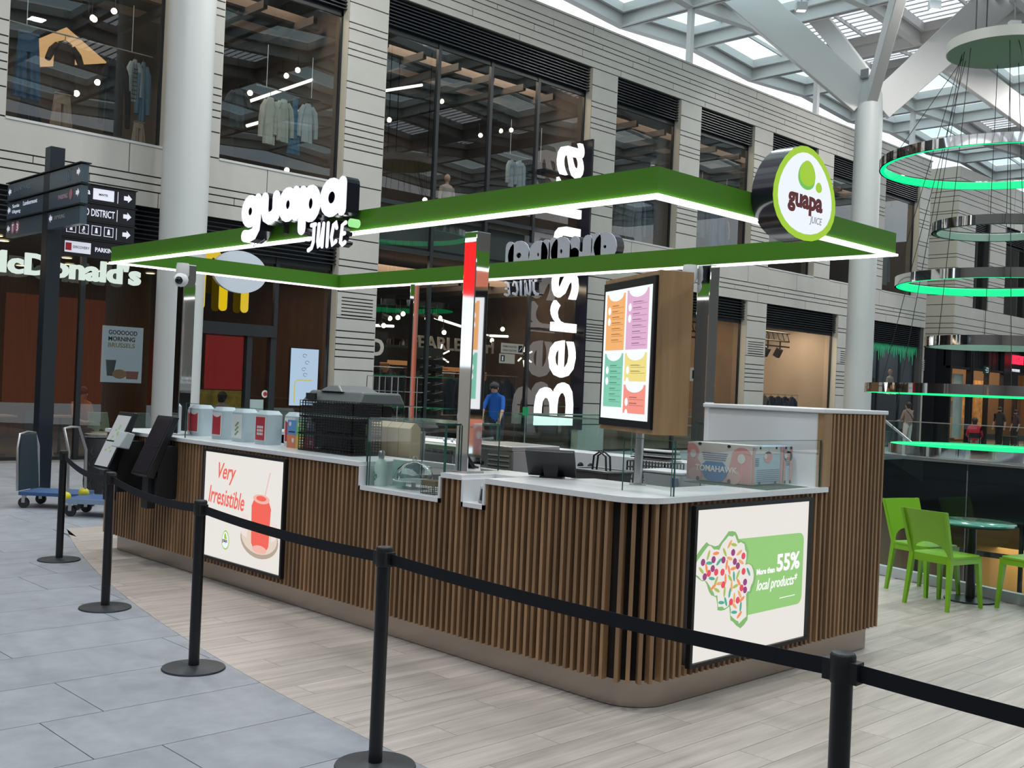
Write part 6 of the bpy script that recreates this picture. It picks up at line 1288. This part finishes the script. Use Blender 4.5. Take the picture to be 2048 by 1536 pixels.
# ------------------------------------------------------------------ people
def person(label, x, y, rz, top, legs, pose='stand', H=1.72, hair=(.015, .01, .008), bald=False, arms='down', lean=0., hairlen=0., bag=False, cap=None):
    t = thing('person', label, 'person', (x, y, 0), rz); k = H/1.72
    z0 = 0 if pose == 'stand' else -.42
    P_ = {'pel': (0, 0, .95+z0), 'sp': (0, .03*lean*3, 1.15+z0), 'ch': (0, .10*lean*3, 1.36+z0), 'nk': (0, .14*lean*3, 1.48+z0), 'hd': (0, .17*lean*3+.02, 1.60+z0), 'ht': (0, .18*lean*3+.02, 1.68+z0)}
    R = {'pel': .135, 'sp': .13, 'ch': .15, 'nk': .055, 'hd': .088, 'ht': .07}
    E = [('pel', 'sp', 0), ('sp', 'ch', 0), ('ch', 'nk', 0), ('nk', 'hd', 1), ('hd', 'ht', 1)]
    for s, q in ((-1, 'l'), (1, 'r')):
        c = P_['ch']; P_['sh'+q] = (s*.17, c[1], c[2]+.04); R['sh'+q] = .062
        if arms == 'down': P_['el'+q] = (s*.24, c[1]-.02, c[2]-.25); P_['wr'+q] = (s*.25, c[1]+.05, c[2]-.48); P_['ha'+q] = (s*.25, c[1]+.08, c[2]-.57)
        elif arms == 'front': P_['el'+q] = (s*.24, c[1]+.05, c[2]-.25); P_['wr'+q] = (s*.16, c[1]+.26, c[2]-.30); P_['ha'+q] = (s*.12, c[1]+.34, c[2]-.29)
        else: P_['el'+q] = (s*.22, c[1]+.16, c[2]-.20); P_['wr'+q] = (s*.20, c[1]+.30, c[2]-.40); P_['ha'+q] = (s*.19, c[1]+.34, c[2]-.48)
        R.update({'el'+q: .045, 'wr'+q: .032, 'ha'+q: .036}); E += [('ch', 'sh'+q, 0), ('sh'+q, 'el'+q, 0), ('el'+q, 'wr'+q, 1), ('wr'+q, 'ha'+q, 1)]
        P_['hp'+q] = (s*.09, 0, .88+z0); R['hp'+q] = .10
        if pose == 'stand': P_['kn'+q] = (s*.10, .02, .50); P_['an'+q] = (s*.11, -.01, .09); P_['to'+q] = (s*.12, .15, .04)
        else: P_['kn'+q] = (s*.12, .42, .48); P_['an'+q] = (s*.13, .44, .09); P_['to'+q] = (s*.13, .58, .04)
        R.update({'kn'+q: .062, 'an'+q: .042, 'to'+q: .035}); E += [('pel', 'hp'+q, 2), ('hp'+q, 'kn'+q, 2), ('kn'+q, 'an'+q, 2), ('an'+q, 'to'+q, 3)]
    names = list(P_); me = bpy.data.meshes.new('body'); me.from_pydata([tuple(c*k for c in P_[n]) for n in names], [(names.index(a), names.index(b)) for a, b, _ in E], [])
    o = bpy.data.objects.new('body', me); COL.objects.link(o); sk = o.modifiers.new('skin', 'SKIN'); me.skin_vertices.new() if not me.skin_vertices else None
    for i, n in enumerate(names):
        v = me.skin_vertices[0].data[i]; r = R[n]*k; v.radius = (r*(1.2 if n in ('ch', 'sp', 'pel') else 1), r*(.78 if n in ('ch', 'sp', 'pel') else 1)); v.use_root = n == 'pel'
    sb = o.modifiers.new('sub', 'SUBSURF'); sb.levels = 2; bpy.context.view_layer.update()
    m2 = bpy.data.meshes.new_from_object(o.evaluated_get(DG())); bpy.data.objects.remove(o)
    m2.materials.clear()
    for m in (mat('top_%02d%02d%02d' % tuple(int(c*99) for c in top), top, .85), SKIN, mat('leg_%02d%02d%02d' % tuple(int(c*99) for c in legs), legs, .85), BLACK): m2.materials.append(m)
    segs = [(Vector(P_[a])*k, Vector(P_[b])*k, m, (R[a]+R[b])/2*k) for a, b, m in E]
    for f in m2.polygons:
        c = f.center; best = None
        for a, b, m, r in segs:
            d = b-a; u_ = max(0, min(1, (c-a).dot(d)/d.dot(d))); q = (c-(a+d*u_)).length-r
            if best is None or q < best[0]: best = (q, m)
        f.material_index = best[1]; f.use_smooth = True
    link('body', m2, t)
    hd = Vector(P_['hd'])*k
    if not bald: obj('hair', MB().ball((hd.x, hd.y-.018, hd.z+.045), .103*k, 16, sc=(.95, 1.02, 1.0 if not hairlen else 1.1)).ball((hd.x, hd.y-.05, hd.z-.03-hairlen/2), .075*k, 12, sc=(1.1, .7, 1+hairlen*8)), mat('hair_%02d' % int(hair[0]*99), hair, .6), t, smooth=True)
    for s in (-1, 1):
        obj('ear', MB().ball((hd.x+s*.088*k, hd.y, hd.z), .022*k, 8, sc=(.5, .8, 1.2)), SKIN, t, smooth=True); obj('eye', MB().ball((hd.x+s*.03*k, hd.y+.082*k, hd.z+.01), .012*k, 8), mat('eye_dark', (.02, .02, .02), .3), t, smooth=True)
    obj('nose', MB().ball((hd.x, hd.y+.095*k, hd.z-.015), .017*k, 8, sc=(.8, 1.2, 1.3)), SKIN, t, smooth=True); obj('mouth', MB().ball((hd.x, hd.y+.083*k, hd.z-.05), .02*k, 8, sc=(1.2, .4, .3)), mat('lips', (.30, .10, .09), .6), t)
    for q, s in (('l', -1), ('r', 1)):
        h = Vector(P_['ha'+q])*k; w2 = Vector(P_['wr'+q])*k; d = (h-w2).normalized()
        for i in range(4):
            sd = Vector((0, 1, 0)).cross(d).normalized() if abs(d.z) > .5 else Vector((1, 0, 0)); b = h+sd*(i-1.5)*.018*k; obj('finger', MB().tube([b, b+d*.045*k, b+d*.075*k+Vector((0, .01, -.005))], [.009*k, .008*k, .006*k], 6), SKIN, t, smooth=True)
        obj('thumb', MB().tube([h-d*.03, h-d*.0+Vector((-s*.035, .02, 0))*k, h+d*.03+Vector((-s*.045, .02, 0))*k], [.011*k, .009*k, .007*k], 6), SKIN, t, smooth=True)
    if bag: obj('bag_strap', MB().tube([(-.17*k, -.10, 1.45*k), (-.03, -.155, 1.30*k), (.12, -.15, 1.1*k), (.19, -.06, .98*k)], .014, 6), BLACK, t, smooth=True)
    if cap: obj('cap', MB().ball((hd.x, hd.y-.01, hd.z+.06), .108*k, 16, sc=(1, 1.05, .75)).box((hd.x-.06, hd.y+.05, hd.z+.05), (hd.x+.06, hd.y+.17, hd.z+.065)), mat('cap_cloth', cap, .8), t, smooth=True)
    return t
person('person in blue hooded jacket and dark cap leaning over a table behind the counter', -17.3, 16.45, -2.6, (.01, .10, .42), (.02, .03, .04), arms='reach', lean=.55, cap=(.04, .04, .045), H=1.74)
person('person seen from behind in beige t-shirt and pale trousers with crossbody strap', -17.2, 36.2, PI/2-.4, (.20, .15, .12), (.42, .43, .40), bag=True, H=1.74, arms='front')
person('seated person in red jacket seen from behind beyond the lowest green ring', -15.2, 37.0, .3, (.40, .01, .03), (.25, .27, .27), pose='sit', arms='front')
person('seated woman in pale top behind the restaurant door glass, hand near her face', -20.35, 10.75, -1.9, (.55, .40, .34), (.03, .03, .03), pose='sit', arms='front', hairlen=.12)
person('seated person with dark hair, back to the window, right of the woman in pale top', -20.1, 11.25, .6, (.45, .33, .28), (.03, .03, .03), pose='sit', arms='front')
person('seated diner in orange top behind the left restaurant glass', -20.6, 8.55, -1.2, (.55, .18, .08), (.06, .03, .03), pose='sit', arms='front')
person('seated diner in cream top at the far left of the restaurant', -20.7, 6.55, -1.3, (.50, .42, .25), (.05, .04, .04), pose='sit', arms='front')
person('dark clothed standing person inside the glowing far shop', -19.0, 48.9, PI, (.03, .03, .035), (.02, .02, .02))
person('person with long dark hair in the glowing far shop doorway', -18.6, 49.7, 2.6, (.05, .04, .05), (.03, .03, .04), hairlen=.15, H=1.62)
# restaurant seats
def shellchair(lb, x, y, rz, col):
    t = thing('shell_chair', lb, 'chair', (x, y, 0), rz); m = mat('shell_%02d%02d' % (int(col[0]*99), int(col[1]*99)), col, .5)
    obj('shell', MB().hexa([(-.2, -.2, .44), (.2, -.2, .44), (.2, .2, .44), (-.2, .2, .44)], [(-.22, -.22, .48), (.22, -.22, .48), (.22, .22, .47), (-.22, .22, .47)]), m, t, bevel=.02)
    obj('backrest', MB().hexa([(-.22, -.24, .46), (.22, -.24, .46), (.22, -.2, .46), (-.22, -.2, .46)], [(-.19, -.32, .84), (.19, -.32, .84), (.19, -.29, .84), (-.19, -.29, .84)]), m, t, bevel=.015)
    for a in (-1, 1):
        for b in (-1, 1): obj('leg', MB().tube([(a*.14, b*.14, .44), (a*.22, b*.22, 0)], .013, 6), mat('beech', (.45, .34, .22), .5), t)
for lb, y, rz, c in (('dark blue shell chair at the far left restaurant window', 6.55, -1.5, (.012, .022, .035)), ('black shell chair right of the signpost in the window', 7.55, -1.7, (.01, .01, .012)), ('pale green shell chair behind the bin', 8.75, -1.6, (.28, .34, .22)), ('grey green shell chair behind the order screens', 9.6, -1.6, (.12, .17, .14))): shellchair(lb, -20.05, y, rz, c)
for i, y in enumerate((7.0, 8.2, 10.9)):
    t = thing('cafe_table', ('restaurant table at the far left window', 'restaurant table behind the silver trolley handle', 'restaurant table by the red panel')[i], 'table', (-20.75, y, 0)); obj('table_top', MB().box((-.3, -.3, .72), (.3, .3, .75)), mat('table_wood', (.35, .22, .13), .4), t); obj('pedestal', MB().lathe([(.03, .02), (.03, .72)], n=12), BLACK, t); obj('foot', MB().lathe([(.22, 0), (.2, .02)], n=24), BLACK, t)
for i, (x, y) in enumerate(((-14.4, 36.6), (-13.5, 36.9), (-12.6, 36.4), (-15.2, 36.75))):
    t = thing('terrace_chair', 'dark metal terrace chair, %s from the left beyond the void' % ('second', 'third', 'fourth', 'first')[i], 'chair', (x, y, 0), .3*i)
    obj('seat', MB().box((-.2, -.2, .42), (.2, .2, .45)), mat('terrace_wood', (.22, .13, .07), .5), t); obj('backrest', MB().box((-.2, -.24, .62), (.2, -.21, .80)), BLACK, t)
    for a in (-.18, .18):
        for b in (-.18, .18): obj('leg', MB().box((a-.012, b-.012, 0), (a+.012, b+.012, .42)), BLACK, t)
        obj('back_post', MB().box((a-.012, -.24, .42), (a+.012, -.21, .8)), BLACK, t)
for i, (x, y) in enumerate(((-13.9, 37.3), (-12.2, 37.2))):
    t = thing('terrace_table', ('dark terrace table beside the person in red', 'dark terrace table at the right edge beyond the void')[i], 'table', (x, y, 0)); obj('table_top', MB().box((-.4, -.3, .72), (.4, .3, .745)), BLACK, t)
    for a in (-.34, .34): obj('leg', MB().box((a-.02, -.25, 0), (a+.02, .25, .72)), BLACK, t)
# clothes hung around the opposite side and other facade signs
m_ = MB(); y = 37.2; cols = []
t = thing('leaf_garland', 'hanging green paper leaf fringe over the dark shop window', 'garland', (-19.56, 37.2, 3.98))
while y < 41.8:
    L_ = random.uniform(.25, .75); w_ = random.uniform(.12, .3); obj('leaf', MB().plate([(0, 0), (w_, 0), (w_*.7, -L_), (w_*.5, -L_*1.05)][::-1], (0, y-37.2, 0), Y3, Z3, .01), mat('leaf_paper', (.02, .32, .14), .7), t); y += w_*.8
t = thing('shop_lettering', 'small white lit letters low on the dark shop glass', 'lettering', (-19.5, 38.8, 2.05)); text('lettering', 'Van ha', (0, 0, 0), Y3, Z3, 1.1, .30, .03, WTXT, t, .02)
mannequin('pink and yellow figure display in the dark shop window', -19.95, 40.3, 2.35, (.55, .35, .3), (.45, .25, .30), 1.1)
t = thing('blue_door', 'dark blue sliding door of the dark shop', 'door', (-19.75, 37.15, .02)); obj('leaf', MB().box((0, 0, 0), (.05, 1.4, 2.6)), mat('door_blue', (.01, .015, .06), .5), t); obj('handle', MB().box((.05, 1.25, 1.0), (.08, 1.29, 1.3)), INOX, t)
t = thing('red_sign', 'red glowing shop letters above the far restaurant door', 'sign', (-19.5, 51.2, 3.75)); text('lettering', 'IKGN', (.05, 0, 0), Y3, Z3, 1.25, .42, .06, glow('neon_red', (1, .01, .04), 2.2), t, .05); text('lettering', 'ROTISSERIE', (.05, .05, -.35), Y3, Z3, .9, .13, .03, WPRT, t, .02)
t = thing('exit_sign', 'small dark green exit sign with white symbol', 'sign', (-19.2, 47.4, 3.15)); obj('box', MB().box((0, 0, 0), (.05, .6, .34)), mat('exit_green', (.003, .05, .035), .4), t)
m_ = MB(); m_.ribbon([(.2, .08), (.42, .08), (.42, .26), (.2, .26)], .03, (.051, 0, 0), Y3, Z3, .003).ribbon([(.12, .17), (.34, .17)], .03, (.051, 0, 0), Y3, Z3, .003); obj('symbol', m_, WPRT, t)
t = thing('shop_letter', 'white lit letter a on the shop glass behind the menu screen', 'lettering', (-19.55, 25.45, 3.1)); text('lettering', 'a', (0, 0, 0), Y3, Z3, .42, .62, .06, WTXT, t, .03); text('lettering', 'Bershk', (0, -2.3, 0), Y3, Z3, 2.2, .85, .06, WTXT, t, .03)
struct('trim_7', MB().box((-20.1, 22.6, 2.75), (-19.95, 26.0, 3.0)), mat('sign_rail', (.25, .26, .27), .5))
t = thing('hanging_sign', 'white number one sign in the shop beside the right post', 'sign', (-20.0, 27.2, 2.1)); obj('plate', MB().box((0, 0, 0), (.03, 1.1, .42)), glow('sign_cream', (.62, .58, .50), .5), t); obj('number_tile', MB().box((.03, .08, .08), (.034, .3, .34)), BLACK, t)
t = thing('display_board', 'black lit display board on the pale shop wall', 'board', (-24.3, 34.3, 2.5)); obj('panel', MB().box((0, 0, 0), (.05, 1.2, 1.1)), BLACK, t)
for k in range(6): obj('lamp', MB().tube([(.08, .2+.15*k, .3+.2*(k % 3)), (.08, .32+.15*k, .34+.2*(k % 3))], .03, 6), TUBE, t)
# shopfronts behind the camera, mirrored by the polished posts
struct('wall_back', MB().box((-19.3, -11.5, 3.8), (-19.2, -7.6, 5.1)), glow('red_shop_sign', (1, .01, .01), 1.6)); struct('wall_back', MB().box((-19.3, -12, 0), (-19.25, -7, 2.1)), mat('cream_brick', (.75, .68, .58), .7))
struct('wall_right', MB().box((11.7, 17.5, 0), (11.8, 22.5, 5.0)), glow('salmon_front', (.75, .22, .13), .8)); struct('wall_right', MB().box((11.6, 22.6, 0), (11.7, 27, 3.2)), mat('red_front', (.55, .09, .05), .6))
t = thing('escalator_rail', 'sloping steel escalator handrail beyond the kiosk end wall', 'handrail', (-15.0, 31.0, 0)); obj('rail', MB().bar((-.6, 0, 1.25), (.8, 0, .25), .08, .06), INOX, t); obj('glass_side', MB().hexa([(-.6, -.01, .1), (.8, -.01, -.6), (.8, .01, -.6), (-.6, .01, .1)], [(-.6, -.01, 1.2), (.8, -.01, .2), (.8, .01, .2), (-.6, .01, 1.2)]), GLC, t); obj('end_post', MB().box((-.62, -.05, 0), (-.5, .05, 1.2)), mat('rail_beige', (.45, .38, .28), .5), t)

# ------------------------------------------------------------------ sub-parts: marks and fittings belong to the part they sit on
SUB = {'dispenser_tub': {'label_field': 'label_card', 'leaf_print': 'label_card', 'block_print': 'label_card'},
       'security_camera': {'lens': 'dome'}, 'card_terminal': {'keypad': 'body'}, 'water_bottle': {'leaf_print': 'body'}, 'cake_dome': {'knob': 'dome'},
       'colour_chart': {'lower_field': 'card', 'badge': 'card', 'text_line': 'card'}, 'juice_machine': {'hump': 'cover', 'hatch': 'cover'}, 'blender': {'handle': 'jug'},
       'ice_machine': {'louvre': 'cabinet', 'control_panel': 'cabinet', 'dial': 'cabinet'}, 'chilled_display': {'arrow_marks': 'cabinet', 'rim': 'cabinet'},
       'shopping_basket': {'rim': 'tub'}, 'plastic_box': {'handle': 'tub'}, 'printed_carton_wide': {'*': 'box'}, 'printed_carton': {'*': 'box'},
       'order_screen': {'leaf_pattern': 'display', 'display': 'housing'}, 'belt_barrier': {'belt_clip': 'head'}, 'round_table': {'top_edge': 'table_top'},
       'egg_sign': {'logo_field': 'logo_rim', 'logo_shadow': 'logo_rim', 'logo_drop': 'logo_rim', 'logo_dot': 'logo_rim', 'lettering': 'logo_rim'},
       'poster_light_box': {'*': 'lit_panel'}, 'map_light_box': {'*': 'lit_panel'}, 'window_poster': {'*': 'sheet'}, 'hanging_sign': {'*': 'plate'},
       'lit_menu': {'yellow_frame': 'display', 'swirl': 'display'}, 'exit_sign': {'symbol': 'box'}, 'roof_floodlight': {'lamp_glass': 'housing'},
       'person': {'finger': 'body', 'thumb': 'body', 'ear': 'body', 'eye': 'body', 'nose': 'body', 'mouth': 'body'}, 'door_sticker': {'red_dot': 'disc'},
       'shirt': {'sleeve': 'body_cloth', 'check_pattern': 'body_cloth'}, 'jacket': {'sleeve': 'body_cloth'}, 'tee_shirt': {'sleeve': 'body_cloth'}}
import re as _re
def base_(n): return _re.sub(r'\.\d+$', '', n)
for r in [o for o in COL.objects if o.parent is None and base_(o.name) in SUB]:
    rule = SUB[base_(r.name)]; kids = [c for c in COL.objects if c.parent == r] if 0 else list(r.children)
    first = {}
    for c in kids: first.setdefault(base_(c.name), c)
    for c in kids:
        n = base_(c.name); tgt = rule.get(n) or (rule.get('*') if n != 'frame' else None)
        if tgt and tgt in first and tgt != n: 
            q_ = first[tgt]
            if q_.location.length < 1e-6 and q_.parent == r: c.parent = q_
